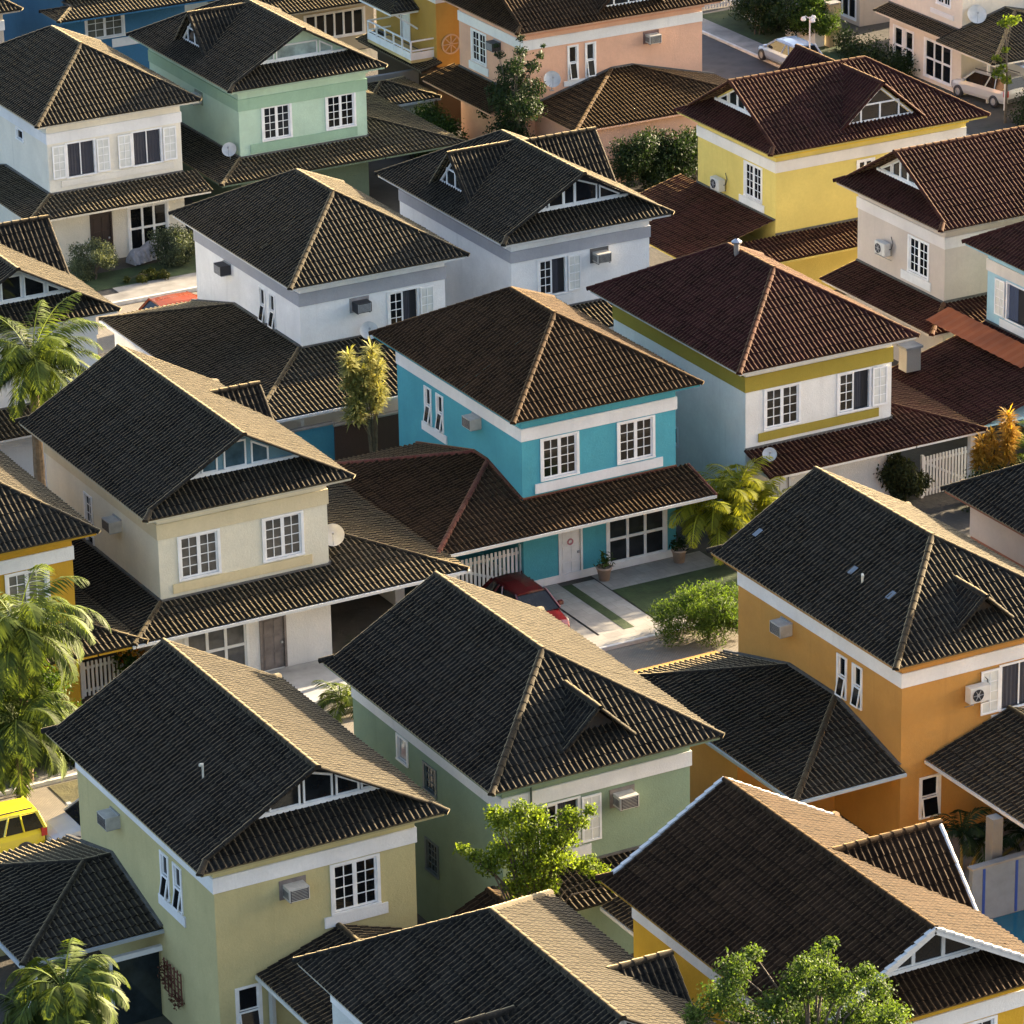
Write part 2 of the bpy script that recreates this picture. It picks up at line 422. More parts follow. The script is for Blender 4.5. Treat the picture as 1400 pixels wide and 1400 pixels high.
def gable_end(h, sgn_front, tile, wallmat, panes, glass=(.012, .015, .018), verge=None):
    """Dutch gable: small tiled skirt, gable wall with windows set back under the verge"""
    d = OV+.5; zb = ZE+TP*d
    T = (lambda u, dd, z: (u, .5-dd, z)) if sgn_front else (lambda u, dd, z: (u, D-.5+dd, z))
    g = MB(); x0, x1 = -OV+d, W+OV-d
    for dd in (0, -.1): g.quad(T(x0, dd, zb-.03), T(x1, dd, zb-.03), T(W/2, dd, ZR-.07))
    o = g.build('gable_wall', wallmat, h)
    if panes:
        f = MB(); gl = MB(); wf = mwhite()
        f.box(x0+.3, x1-.3, 0, .09, zb+.05, zb+.17, T)
        lim = lambda u: zb-.03+(ZR-.1-zb)*(1-abs(u-W/2)/(W/2-x0))
        for a, b in panes:
            za, zc = (min(lim(q)-.10, zb+1.25) for q in (a, b))
            za, zc = max(za, zb+.22), max(zc, zb+.22)
            f.box(a, a+.06, 0, .055, zb+.17, za, T); f.box(b-.06, b, 0, .055, zb+.17, zc, T)
            f.beam(T(a, .028, za-.03), T(b, .028, zc-.03), .055, .07); f.box(a+.06, b-.06, 0, .05, zb+.17, zb+.21, T)
            gl.quad(T(a+.03, .012, zb+.18), T(b-.03, .012, zb+.18), T(b-.03, .012, zc-.03), T(a+.03, .012, za-.03))
        f.build('gable_window', wf, o); gl.build('glass', mglass(glass), o)
    return o

def make_house(label, x, y, rz=0.0, wall=WHITE, band=WHITE, sill=WHITE, tile='grey', roof='hip', back='hip', base=None,
               wins=(), lower=None, dormers=(), bandz=(6.14, 6.65), fascia=None, panes=((1.3, 1.85), (1.95, 2.85), (2.95, 3.85), (3.95, 4.85), (4.95, 5.5)),
               gcol=None, gwall=None, gverge=None, gglass=(.012, .015, .018), tile_low=None, ground=(), dz=0.0, doors=(), sills=(), band_sides=('front', 'left', 'right'), dwall=None, zlow=None):
    h = thing('house', label, 'house', (x, y, dz), rz)
    tm = tile_mat(tile); tl = tile_mat(tile_low or tile); wm = stucco(wall)
    zs = 3.1
    for nm, z0, z1, mat in (('upper_wall', zs, ZE-.05, wm), ('ground_wall', 0, zs, stucco(gcol or wall))):
        mb = MB()
        for side, ln in (('front', W), ('left', D), ('right', D), ('back', W)):
            ops = [s[1:5] for s in list(wins)+list(ground)+list(doors) if s[0] == side]
            ops = [(a, b, c, e) for a, b, c, e in ops if (c+e)/2 > z0 and (c+e)/2 < z1]
            wall_panel(mb, frame(side), 0, ln, z0, z1, ops)
        if nm == 'upper_wall': mb.box(.05, W-.05, .05, D-.05, zs+.01, zs+.2)
        mb.build(nm, mat, h)
    if base:
        mb = MB(); mb.box(-.03, W+.03, -.03, D+.03, 0, base); mb.build('plinth', mwhite(), h)
    for s in list(wins)+list(ground): window(h, frame(s[0]), s[1:])
    for s in doors: door(h, frame(s[0]), *s[1:])
    if band:
        mb = MB(); z0, z1 = bandz; e = .05
        if 'front' in band_sides: mb.box(-e, W+e, -e, 0, z0, z1)
        for sd_, xa, xb in (('left', -e, 0), ('right', W, W+e)):
            if sd_ in band_sides: mb.box(xa, xb, 0, D, z0, z1)
        mb.build('trim_band', stucco(band), h)
    if fascia:
        mb = MB(); mb.box(-.09, W+.09, -.09, D+.09, 6.88, ZE-.11); mb.build('cornice', stucco(fascia), h)
    for side, a, b, c, e in sills:
        mb = MB(); mb.box(a, b, 0, .05, c, e, frame(side)); mb.build('sill_band', stucco(sill), h)
    # --- main roof
    acc = NP(); cp = Caps(); ya, yb = -OV, D+OV; yv = -.4; yw = D+.4; top = HALF*SP
    for sgn in (-1, 1):
        X = -OV if sgn < 0 else W+OV
        O = (X, 0, ZE); U = (0, 1, 0); V = (-sgn, 0, TP)
        f_h = roof == 'hip'; b_h = back == 'hip'
        ys = ya+HALF if f_h else yv; ye = yb-HALF if b_h else yw
        tile_face(acc, O, U, V, [(ya, 0), (ys, 0)], [(ya, 0), (ys, (ys-ya)*SP)])
        tile_face(acc, O, U, V, [(ys, 0), (ye, 0)], [(ys, top), (ye, top)])
        tile_face(acc, O, U, V, [(ye, 0), (yb, 0)], [(ye, (yb-ye)*SP), (yb, 0)])
        for (isf, yc, yedge, dr) in ((f_h, ya, ys, 1), (b_h, yb, ye, -1)):
            dd = abs(yedge-yc)
            caps(cp, (X, yc, ZE), (X-sgn*dd, yedge, ZE+TP*dd))
            if not isf: caps(cp, (X-sgn*dd, yedge+dr*.05, ZE+TP*dd), (W/2, yedge+dr*.05, ZR), r=.085, lift=.05) if gverge is None else None
    for isf, yc, dr in ((roof == 'hip', ya, 1), (back == 'hip', yb, -1)):
        O = (0, yc, ZE); U = (1, 0, 0); V = (0, dr, TP)
        if isf: tile_face(acc, O, U, V, [(-OV, 0), (W+OV, 0)], [(-OV, 0), (W/2, top), (W+OV, 0)])
        else:
            d = OV+.5; tile_face(acc, O, U, V, [(-OV, 0), (W+OV, 0)], [(-OV, 0), (-OV+d, d*SP), (W+OV-d, d*SP), (W+OV, 0)])
    ys = ya+HALF if roof == 'hip' else yv; ye = yb-HALF if back == 'hip' else yw
    caps(cp, (W/2, ys, ZR), (W/2, ye, ZR))
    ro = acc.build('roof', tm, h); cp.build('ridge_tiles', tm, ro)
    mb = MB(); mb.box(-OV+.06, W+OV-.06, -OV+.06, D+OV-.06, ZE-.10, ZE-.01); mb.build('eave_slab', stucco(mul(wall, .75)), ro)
    if gverge is not None:                                   # barge boards of painted wood and tile edging
        for yy, on in ((yv, roof != 'hip'), (yw, back != 'hip')):
            if not on: continue
            mb = MB(); o2 = -1 if yy < 0 else 1
            for sgn in (-1, 1):
                X = -OV if sgn < 0 else W+OV
                n = 12; a = Vector((X-sgn*.3, yy+o2*.04, ZE+TP*.3)); b = Vector((W/2, yy+o2*.04, ZR))
                mb.beam(a+Vector((0, 0, -.02)), b+Vector((0, 0, -.02)), .07, .17)
                for i in range(n):
                    p = a.lerp(b, i/n); q = a.lerp(b, (i+1.08)/n)
                    mb.beam(p+Vector((0, 0, .09+.02)), q+Vector((0, 0, .09-.02)), .13, .06)
            mb.build('barge_board', stucco(gverge), ro)
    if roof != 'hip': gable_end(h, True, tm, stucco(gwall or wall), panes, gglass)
    if back != 'hip': gable_end(h, False, tm, stucco(gwall or wall), ())
    for dm in dormers: dormer(h, 'dormer', *dm[:5], tile=tm, wallmat=stucco(dwall or wall), verge=stucco(gverge) if gverge else None, **(dm[5] if len(dm) > 5 else {}))
    if lower: lower_roof(h, tl, stucco(gcol or wall), zlow=zlow, **lower)
    return h

ZL, TL = 3.15, 0.26
SL = math.sqrt(1+TL*TL)
def lower_roof(h, tile, wm, zlow=None, F=1.9, L=0, La=None, Lb=None, Rt=0, Ra=None, Rb=None, Lflat=0.0, Rflat=0.0, gutter=None, walls=(), posts=(), capm=None, red=None, W=W):
    """tiled roof round the ground floor: front skirt F deep, side annexes L and Rt wide"""
    Z = zlow or ZL
    acc = NP(); cp = Caps(); gts = []; sb = MB(); fl = MB()
    pt = lambda x, y, d: (x, y, Z+TL*d)
    if F:
        x0, x1 = -Lflat, W+Rflat
        tile_face(acc, (0, -F, Z), (1, 0, 0), (0, 1, TL), [(x0, 0), (x1, 0)], [(x0, F*SL), (x1, F*SL)])
        sb.box(x0+.02, x1-.02, -F+.04, 0, Z-.1, Z-.02); gts.append((x0, x1, -F-.08, -F+.03))
        fl.beam((0, -.03, Z+TL*F+.11), (W, -.03, Z+TL*F+.11), .12, .06)
        for xx, on in ((x0, not L), (x1, not Rt)):
            if on: caps(cp, (xx, -F, Z), pt(xx, 0, F), r=.08, lift=.03)
    for sgn, wd, ya, yb in ((-1, L, La, Lb), (1, Rt, Ra, Rb)):
        if not wd: continue
        xw = 0 if sgn < 0 else W; xo = xw+sgn*wd
        if ya is None: ya = -F
        cap = min(wd, (yb-ya)/2)
        xm = lambda d: xo-sgn*d
        tile_face(acc, (0, ya, Z), (1, 0, 0), (0, 1, TL), [(xo, 0), (xw, 0)], [(xo, 0), (xm(cap), cap*SL), (xw, cap*SL)])
        tile_face(acc, (0, yb, Z), (1, 0, 0), (0, -1, TL), [(xo, 0), (xw, 0)], [(xo, 0), (xm(cap), cap*SL), (xw, cap*SL)])
        tile_face(acc, (xo, 0, Z), (0, 1, 0), (-sgn, 0, TL), [(ya, 0), (yb, 0)], [(ya, 0), (ya+cap, cap*SL), (yb-cap, cap*SL), (yb, 0)])
        for yc, dr in ((ya, 1), (yb, -1)): caps(cp, (xo, yc, Z), pt(xm(cap), yc+dr*cap, cap))
        if cap < wd-.05: caps(cp, pt(xm(cap), ya+cap, cap), pt(xw, ya+cap, cap))
        lo_, hi_ = min(xo, xw), max(xo, xw)
        sb.box(lo_+.04, hi_, ya+.04, yb-.04, Z-.1, Z-.02)
        gx = xo+sgn*.03; gts.append((gx-.055, gx+.055, ya-.08, yb)); gts.append((lo_+.06 if sgn < 0 else lo_, hi_-.06 if sgn > 0 else hi_, ya-.08, ya+.03))
        xf = xw+sgn*.03
        c1 = max(ya, 0); d1 = c1-ya
        pts = [(c1, d1)] + ([(ya+cap, cap)] if ya+cap > c1 else []) + [(yb-cap, cap), (yb, 0)]
        for (y1, e1), (y2, e2) in zip(pts, pts[1:]):
            if abs(y2-y1) > .05: fl.beam((xf, y1, Z+TL*min(e1, cap)+.13), (xf, y2, Z+TL*min(e2, cap)+.13), .12, .08)
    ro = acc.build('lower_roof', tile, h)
    if cp.V: cp.build('ridge_tiles', tile_mat(red) if red else tile, ro)
    sb.build('soffit', wm, ro)
    for g4 in gts if gutter else ():
        gt = MB(); gt.box(*g4, Z-.09, Z+.02); gt.build('gutter', stucco(gutter), ro)
    fl.build('flashing', tile_mat('red') if red else plain('cement_flashing', (.10, .095, .085), .9, var=.4), ro)
    if walls:
        m = MB()
        for a in walls: m.box(a[0], a[1], a[2], a[3], 0, a[4] if len(a) > 4 else Z-.11)
        m.build('annex_wall', wm, h)
    for px, py in posts:
        m = MB(); m.box(px-.11, px+.11, py-.11, py+.11, 0, Z-.1); m.box(px-.15, px+.15, py-.15, py+.15, 0, .25); m.build('post', mwhite(), h)

# ---- things fixed to walls
def wall_place(h, side, u, z):
    T = frame(side); p = Vector(T(u, 0, z)); r = h.rotation_euler.z
    q = Matrix.Rotation(r, 3, 'Z') @ p
    return tuple(Vector(h.location)+q), r+{'front': 0, 'left': -math.pi/2, 'right': math.pi/2, 'back': math.pi}[side]
def ac_box(h, side, u, z, label, dark=False, niche=None):
    """window type unit: body through the wall, grille, sun hood"""
    loc, rz = wall_place(h, side, u, z)
    t = thing('air_conditioner', label, 'air conditioner', loc, rz, 'air conditioners on the house walls')
    m = MB(); m.box(-.34, .34, -.50, .02, -.21, .21); m.build('casing', mdark() if dark else mac(), t)
    g = MB()
    for i in range(7): g.box(-.28, .28, -.515, -.50, -.17+i*.05, -.145+i*.05)
    g.box(-.30, -.28, -.512, -.50, -.19, .19); g.box(.28, .30, -.512, -.50, -.19, .19); g.build('grille', mdark() if not dark else mmetal(), t)
    s = MB()
    for i in range(5): s.box(-.347, -.34, -.42+i*.08, -.38+i*.08, -.14, .1)
    s.build('side_vent', mdark(), t)
    b = MB(); b.box(-.30, -.25, -.46, .0, -.26, -.21); b.box(.25, .30, -.46, .0, -.26, -.21); b.box(-.45, .45, -.03, .01, -.30, .34) if niche else b.box(-.36, .36, -.06, .01, .21, .26)
    b.build('bracket', niche and plain('dark_backing', niche, .9, var=.4) or mmetal(), t)  # with niche set, a flat darker panel backs the unit
    return t
def ac_split(h, side, u, z, label):
    loc, rz = wall_place(h, side, u, z)
    t = thing('outdoor_air_conditioner', label, 'air conditioner', loc, rz, 'split air conditioners on the house walls')
    m = MB(); m.box(-.40, .40, -.42, -.12, -.28, .28); m.box(-.38, .38, -.44, -.42, -.26, .26); m.build('casing', plain('off_white_metal', (.62, .61, .56), .45, var=.15), t)
    g = MB(); Mx = Matrix.Rotation(R(90), 3, 'X'); g.lathe([(.0, .0), (.21, .0), (.22, .02), (.2, .025)], (-.10, -.445, 0), 20, Mx); g.build('fan_grille', mdark(), t)
    f = MB()
    for k in range(6):
        a = k*math.pi/3; f.beam((-.10, -.462, 0), (-.10+.2*math.cos(a), -.462, .2*math.sin(a)), .02, .02)
    f.lathe([(0, .03), (.06, .03), (.06, 0)], (-.10, -.445, 0), 10, Mx); f.build('fan_guard', mmetal(), t)
    b = MB()
    for xx in (-.3, .3): b.box(xx-.02, xx+.02, -.46, 0, -.32, -.28); b.beam((xx, -.42, -.31), (xx, -.01, -.55), .03, .03)
    b.build('bracket', mmetal(), t)
    p = MB(); p.tube([(.36, -.2, .0), (.5, -.16, .05), (.52, -.08, .3), (.3, -.03, .55)], .02, 6); p.build('pipe', mdark(), t)
    return t
def dish(loc, label, az, el=35, r=.42, group='satellite dishes'):
    t = thing('satellite_dish', label, 'satellite dish', loc, az, group)
    Mx = Matrix.Rotation(R(90-el), 3, 'X'); c = Vector((0, -.12, .55))
    m = MB(); prof = [(r*i/6, .16*(i/6)**2*r/.42) for i in range(7)]+[(r+.012, .17*r/.42)]; m.lathe(prof, c, 24, Mx)
    m.lathe([(rr, zz-.012) for rr, zz in prof], c, 24, Mx); m.build('reflector', plain('dish_grey', (.55, .55, .53), .5, var=.2), t, True)
    a = MB(); f = c+Mx @ Vector((0, 0, .42)); a.tube([c+Mx @ Vector((0, -r*.9, .12)), f], .012, 6); a.box(f[0]-.04, f[0]+.04, f[1]-.05, f[1]+.05, f[2]-.04, f[2]+.04); a.build('feed_arm', mmetal(), t)
    p = MB(); p.tube([(0, .0, 0), (0, .0, .45), c], .025, 8); p.box(-.1, .1, -.1, .1, -.02, .02); p.build('mast', mmetal(), t)
    return t
# ------------------------------------------------------------------ ground, streets, paths (setting)
def sheet(name, x0, x1, y0, y1, z, mat, th=0.0):
    m = MB()
    if th: m.box(x0, x1, y0, y1, z-th, z)
    else: m.quad((x0, y0, z), (x1, y0, z), (x1, y1, z), (x0, y1, z))
    o = m.build(name, mat); tag(o, kind='structure'); return o
def ground_mat():
    m, t, b = newmat('bare_yard'); v = pos(t)
    n = noise(t, v, .35, 6, .6); n2 = noise(t, v, 5, 5, .7)
    c = ramp(t, n, [(.35, (.05, .046, .036)), (.55, (.085, .075, .06)), (.7, (.025, .04, .014))])
    c = mix(t, ramp(t, n2, [(.4, (0, 0, 0)), (.7, (.7, .7, .7))]), c, (.07, .06, .05))
    t.links.new(c, b.inputs['Base Color']); b.inputs['Roughness'].default_value = .95; bump(t, b, n2, .8, .04); return m
def paving_mat(name, c1, c2, scale, mortar, bw=.5, rh=.25, ms=.03):
    m, t, b = newmat(name); br = N(t, 'ShaderNodeTexBrick'); v = pos(t)
    br.inputs['Color1'].default_value = (*c1, 1); br.inputs['Color2'].default_value = (*c2, 1); br.inputs['Mortar'].default_value = (*mortar, 1)
    br.inputs['Scale'].default_value = scale; br.inputs['Mortar Size'].default_value = ms
    br.inputs['Brick Width'].default_value = bw; br.inputs['Row Height'].default_value = rh
    t.links.new(v, br.inputs['Vector'])
    n = noise(t, v, 1.3, 5, .65)
    c = mix(t, ramp(t, n, [(.35, (0, 0, 0)), (.75, (.8, .8, .8))]), br.outputs['Color'], mul(c1, .55))
    t.links.new(c, b.inputs['Base Color']); b.inputs['Roughness'].default_value = .85
    bump(t, b, br.outputs['Fac'], -.6, .01); return m
COBBLE = paving_mat('cobbles', (.30, .26, .20), (.24, .21, .16), 4.0, (.10, .09, .07))
SLAB = paving_mat('pale_paving', (.38, .36, .32), (.32, .30, .27), 1.6, (.2, .19, .17), 1.0, 1.0, .012)
ASPH = plain('asphalt', (.055, .055, .058), .9, var=.35, nscale=1.2, bmp=.01)
CONC = plain('concrete', (.25, .24, .22), .85, var=.5, nscale=.9, bmp=.005)
KERB = plain('kerb_paint', (.62, .61, .57), .8, var=.3)
GRASSM = plain('turf', (.035, .060, .018), .95, var=.5, nscale=1.5, bmp=.03)
sheet('ground', -600, 600, -600, 900, -.02, ground_mat())
sheet('road', -400, 400, -27.0, -21.35, 0.0, COBBLE)
sheet('pavement', -22.3, 4.0, -21.2, -20.2, .12, SLAB, .16)
sheet('pavement', 4.0, 36.0, -21.2, -20.0, .12, CONC, .16)
sheet('pavement', -300, -22.3, -21.2, -19.6, .12, CONC, .16)
sheet('kerb', -300, 300, -21.35, -21.2, .14, KERB, .2)
sheet('kerb', -300, 300, -27.15, -27.0, .14, KERB, .2)
sheet('pavement', -300, 36, -28.6, -27.15, .12, CONC, .16)
sheet('road', -400, 37, 18.6, 24.1, 0.0, COBBLE)
sheet('kerb', -300, 22.5, 24.25, 24.4, .16, KERB, .2)
sheet('pavement', -300, 22.5, 24.4, 25.5, .13, CONC, .16)
sheet('road', 37.5, 44.9, -21.35, 200, .004, ASPH)
sheet('kerb', 44.9, 45.05, -10, 200, .14, KERB, .2)
sheet('pavement', 45.05, 46.4, -10, 200, .12, CONC, .16)
sheet('driveway', -1.25, -.2, -20.2, -14.85, .02, SLAB)
sheet('driveway', .25, 1.25, -20.2, -15.2, .02, SLAB)
sheet('driveway', -4.6, -1.35, -20.2, -14.7, .016, CONC)
sheet('path', 1.3, 6.2, -16.5, -14.85, .024, SLAB)
sheet('lawn', 1.3, 6.3, -20.15, -16.5, .03, GRASSM)
sheet('lawn', -.2, .25, -20.2, -15.2, .028, GRASSM)
sheet('driveway', -15.3, -8.5, -20.2, -16.6, .02, plain('pale_concrete', (.42, .42, .41), .8, var=.35, nscale=.8))
sheet('lawn', 46.4, 50.0, 37.2, 52.5, .03, GRASSM)
sheet('driveway', 39, 50, 46.2, 53, .012, ASPH)
sheet('path', -.6, 4.6, 25.5, 26.6, .02, CONC)
sheet('lawn', -6, 6, 26.6, 28.9, .016, GRASSM)
sheet('verge', -24.3, -20.0, -23.9, -21.5, .02, plain('dry_turf', (.10, .09, .035), .95, var=.5, nscale=2, bmp=.03))
sheet('terrace', -2.6, 8.0, -46.5, -41.2, .3, CONC, .3)

# ------------------------------------------------------------------ houses
A = ('front', .87, 2.43, 4.42, 6.02, 'closed'); B = ('front', 4.24, 5.80, 4.42, 6.02, 'closed')
SLIM = (('left', 2.42, 2.92, 4.47, 5.87, 'slim'), ('left', 3.37, 3.87, 4.47, 5.87, 'slim'))
SILLF = ('front', .55, 6.2, 3.93, 4.29); SILLL = ('left', 2.2, 4.15, 4.02, 4.36)
H = {}
H['cream1'] = make_house('cream house with black roof and two wide open white shutter pairs above a porch roof', -1.83, 30.47, wall=(.80, .75, .62), sill=(.76, .72, .62),
    wins=(('front', .95, 2.35, 4.42, 6.0, 'open_both', {'net': 1}), ('front', 4.3, 5.75, 4.42, 6.0, 'open_both', {'net': 1}), ('left', 2.9, 3.7, 5.55, 6.0, 'small')),
    sills=(('front', .6, 6.35, 3.98, 4.28),), lower=dict(F=1.9, L=1.9, Lb=7.2, Rflat=.6),
    ground=(('front', 3.9, 5.9, .25, 2.35, 'panes', {'nx': 3}),), doors=(('front', 2.0, 2.95, .1, 2.3, plain('dark_wood', (.04, .025, .02), .5)),))
H['mint'] = make_house('mint green house with black roof, green bands and a small dormer facing left', 8.2, 30.9, wall=(.50, .66, .50), band=(.33, .49, .34), sill=(.33, .49, .34), gcol=(.12, .17, .12), roof='gable', bandz=(6.02, 6.6),
    wins=(('front', 1.25, 2.72, 4.4, 6.0, 'closed'), ('front', 4.65, 6.15, 4.4, 6.0, 'closed')), sills=(('front', .55, 6.25, 3.85, 4.29),), fascia=(.50, .66, .50),
    dormers=(('L', 5.5, 9.5, 1.75, .8),), lower=dict(F=1.9, L=1.9, Lb=9, Rt=4.3, Rb=9), panes=((1.5, 2.2), (2.3, 4.5), (4.6, 5.3)), gglass=(.30, .38, .36))
H['white_hip'] = make_house('white house with grey band, hipped charcoal roof and satellite dish beside the yellow tufted tree', -1.94, 3.66, wall=(.84, .84, .82), band=(.36, .37, .40), fascia=(.74, .74, .74), bandz=(6.16, 6.72), tile='grey',
    wins=(('front', 4.12, 5.5, 4.42, 5.98, 'open_right'), *SLIM), lower=dict(F=4.3, L=4.4, Lb=10.8, Rflat=.3, walls=((-4.0, 0, .3, 10.3),), gutter=(.75, .76, .78)))
H['white_gable'] = make_house('white house with charcoal gabled roof and two dormers behind the blue house', 8.24, 4.01, wall=(.84, .84, .82), band=(.38, .39, .42), roof='gable', fascia=(.74, .74, .74),
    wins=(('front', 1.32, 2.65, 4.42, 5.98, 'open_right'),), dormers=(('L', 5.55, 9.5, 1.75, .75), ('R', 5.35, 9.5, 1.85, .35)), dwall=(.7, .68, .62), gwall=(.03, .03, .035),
    panes=((1.25, 2.0), (2.1, 2.85), (2.85, 3.4), (3.4, 4.5), (4.6, 5.6)), lower=dict(F=1.9, Rflat=.5), sills=(('front', .9, 3.0, 3.95, 4.29),))
H['teal'] = make_house('turquoise blue house with white bands and brown hipped roof in the centre of the picture', -1.6, -14.75, wall=(.085, .36, .43), tile='brown', base=.32,
    wins=(A, B, ('left', 6.42, 6.9, 4.47, 5.87, 'slim'), ('left', 7.42, 7.9, 4.47, 5.87, 'slim')), sills=(('front', .55, 6.2, 3.90, 4.29), ('left', 6.1, 8.2, 4.02, 4.36)),
    lower=dict(F=2.1, L=4.85, La=-2.1, Lb=8.7, Rflat=.55, gutter=(.6, .6, .56), red='red', walls=((-4.4, 0, 3.2, 8.2),), posts=((-4.35, -1.5),)),
    ground=(('front', 3.72, 6.32, .3, 2.25, 'panes', {'nx': 3, 'nz': 2}),), doors=(('front', 1.62, 2.5, .1, 2.22, mwhite()),))
H['olive'] = make_house('off white house with olive bands and dark maroon hipped roof right of the blue house', 8.48, -14.58, wall=(.80, .79, .73), band=(.36, .28, .045), sill=(.36, .28, .045), tile='maroon', fascia=(.70, .70, .64), bandz=(6.12, 6.75),
    wins=(('front', .9, 2.48, 4.42, 6.02, 'closed'), ('front', 4.3, 5.78, 4.42, 6.02, 'open_right'), ('left', 5.2, 6.0, 2.2, 2.9, 'small')), sills=(('front', .58, 6.2, 3.93, 4.29),),
    lower=dict(F=1.9, Rt=3.3, Rb=8, posts=((W+2.95, -1.4),), walls=((W, W+2.9, 4.0, 8.2),)), doors=(('front', 1.1, 2.0, .1, 2.2, mwhite()),))
RZ = -math.pi/2
H['yellow'] = make_house('bright yellow house with white band and maroon roof with a triangular dormer', 24.49, 15.65, RZ, wall=(.74, .60, .17), band=(.78, .76, .70), tile='maroon', roof='gable', fascia=(.76, .55, .04),
    wins=(('front', 4.15, 5.6, 4.42, 5.98, 'closed'), ('right', 4.4, 5.25, 4.6, 5.95, 'panes', {'nx': 2})), sills=(('front', 3.7, 5.85, 3.98, 4.32),), band_sides=('front', 'right'),
    dormers=(('R', 5.6, 9.45, 2.25, .55, {'recess': .3}), ('L', 5.6, 9.45, 1.9, .4)), panes=((1.1, 1.9), (2.0, 2.75), (2.75, 3.4), (3.4, 4.1), (4.1, 4.8)), lower=dict(F=4.6, Rt=1.9, Rb=9.0, Lflat=1.5), zlow=2.62, dwall=(.74, .60, .25))
H['beige'] = make_house('beige house with white band, maroon roof and grey outdoor air conditioner', 24.89, 2.68, RZ, wall=(.60, .52, .44), band=(.74, .70, .66), tile='maroon', roof='gable', band_sides=('front', 'right'),
    wins=(('front', 4.05, 5.55, 4.42, 5.98, 'closed'),), sills=(('front', 3.5, 5.8, 3.93, 4.32),), panes=((1.1, 1.9), (2.0, 2.6), (2.6, 3.2), (3.2, 3.8), (3.8, 4.5), (4.6, 5.4)), lower=dict(F=1.9, Rt=1.9, Rb=9.0), gwall=(.7, .62, .52))
H['sky'] = make_house('pale blue house with open shutters at the right edge beside the rust red awning', 24.9, -7.3, RZ, wall=(.38, .60, .68), band=(.74, .68, .60), tile='maroon', fascia=(.20, .50, .50),
    wins=(('front', 1.45, 2.95, 4.42, 5.98, 'open_both', {'curtain': (.05, .07, .12)}),), sills=(('front', 1.0, 4.5, 3.93, 4.29),), lower=dict(F=5.2, Rflat=.4), zlow=2.45)
H['peach'] = make_house('peach house with white band, dark brown roof and a dark climbing plant at its corner', 24.54, 39.25, RZ, wall=(.74, .44, .30), tile='brown', roof='gable', band_sides=('front', 'right'), fascia=(.66, .34, .22),
    wins=(('front', 1.35, 2.85, 4.42, 5.98, 'closed'), ('right', 2.54, 3.04, 4.3, 5.95, 'slim'), ('right', 3.55, 4.05, 4.3, 5.95, 'slim')), sills=(('front', 1.05, 3.1, 3.9, 4.3), ('right', 2.25, 4.2, 3.95, 4.22)),
    lower=dict(F=1.9, Lflat=.6, Rt=4.8, Ra=.2, Rb=11.0, walls=((W, W+4.4, .6, 10.6),)), panes=((1.1, 1.9), (2.0, 2.75), (2.75, 3.4), (3.4, 4.1)), dormers=(('R', 6.0, 9.3, 1.9, .4),))
H['ochre_far'] = make_house('ochre house with small white balcony behind the peach house', 24.4, 48.3, RZ, wall=(.42, .25, .055), gcol=(.07, .05, .03), band=(.7, .7, .68), tile='grey', wins=(), bandz=(6.5, 6.9), lower=dict(F=1.2, Rflat=.5),
    doors=(('front', 2.9, 3.8, 3.7, 5.75, mwhite()),))
H['blue_far'] = make_house('deep blue house with lean-to tiled porch roof at the top left corner', 8.0, 51.4, wall=(.05, .17, .30), band=None, tile='grey', wins=(('front', 1.2, 3.3, 4.5, 6.1, 'closed', {'curtain': (.3, .3, .3), 'glass': (.12, .12, .10)}),), lower=dict(F=2.2, L=1.2, La=-2.2, Lb=.2, Rflat=1.2), zlow=6.28, sills=(('front', 2.6, 4.3, 3.9, 4.35),))
H['beige_far'] = make_house('beige house with white band cut by the top left picture edge', -2.7, 50.0, wall=(.55, .46, .36), tile='grey')
H['cream_far'] = make_house('tall pale cream house with dark porch roof at the top right corner', 50.2, 38.5, RZ, wall=(.74, .66, .54), tile='grey', band=None,
    wins=(('front', 4.45, 5.7, 4.5, 6.1, 'closed'), ('front', 1.0, 2.5, 4.5, 6.1, 'closed')), sills=(('front', 3.9, 6.05, 3.85, 4.1),), lower=dict(F=1.0, Rt=5.2, Rb=7, Ra=-1.6), ground=(('front', .45, 1.3, .3, 2.3, 'panes', {'nx': 1}), ('front', 1.5, 2.3, .3, 2.3, 'panes', {'nx': 1}), ('front', 3.4, 5.9, .3, 2.3, 'panes', {'nx': 3})))
H['cream'] = make_house('cream yellow house with black gabled roof and two white lattice windows left of centre', -17.55, -16.55, wall=(.75, .70, .54), band=(.66, .57, .37), sill=(.70, .58, .34), roof='gable', back='gable', gcol=(.76, .74, .70), fascia=(.72, .64, .44), bandz=(6.14, 6.72),
    wins=(('front', .82, 2.38, 4.42, 6.02, 'closed', {'glass': (.09, .085, .075)}), ('front', 4.2, 5.75, 4.42, 6.02, 'closed', {'glass': (.09, .085, .075)}), ('left', 6.0, 6.65, 4.6, 5.7, 'small', {'nx': 2, 'nz': 3}), ('left', 6.0, 6.65, 3.3, 4.1, 'small')), sills=(('front', .5, 6.1, 3.93, 4.29),),
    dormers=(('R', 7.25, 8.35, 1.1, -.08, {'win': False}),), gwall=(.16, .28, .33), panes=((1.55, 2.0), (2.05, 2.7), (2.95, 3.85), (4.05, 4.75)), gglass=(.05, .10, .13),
    lower=dict(F=1.95, L=1.95, Lb=9.5, Rt=4.75, Rb=8.7, gutter=(.66, .66, .64), walls=((W+4.2, W+4.6, 3, 8.4), (W, W+4.6, 8.0, 8.4)), posts=((W+4.3, -1.6),)),
    ground=(('front', .9, 3.35, .3, 2.35, 'panes', {'nx': 3, 'glass': (.10, .10, .10)}),), doors=(('front', 3.95, 4.85, .05, 2.15, plain('weathered_wood', (.20, .17, .155), .85, var=.4)),))
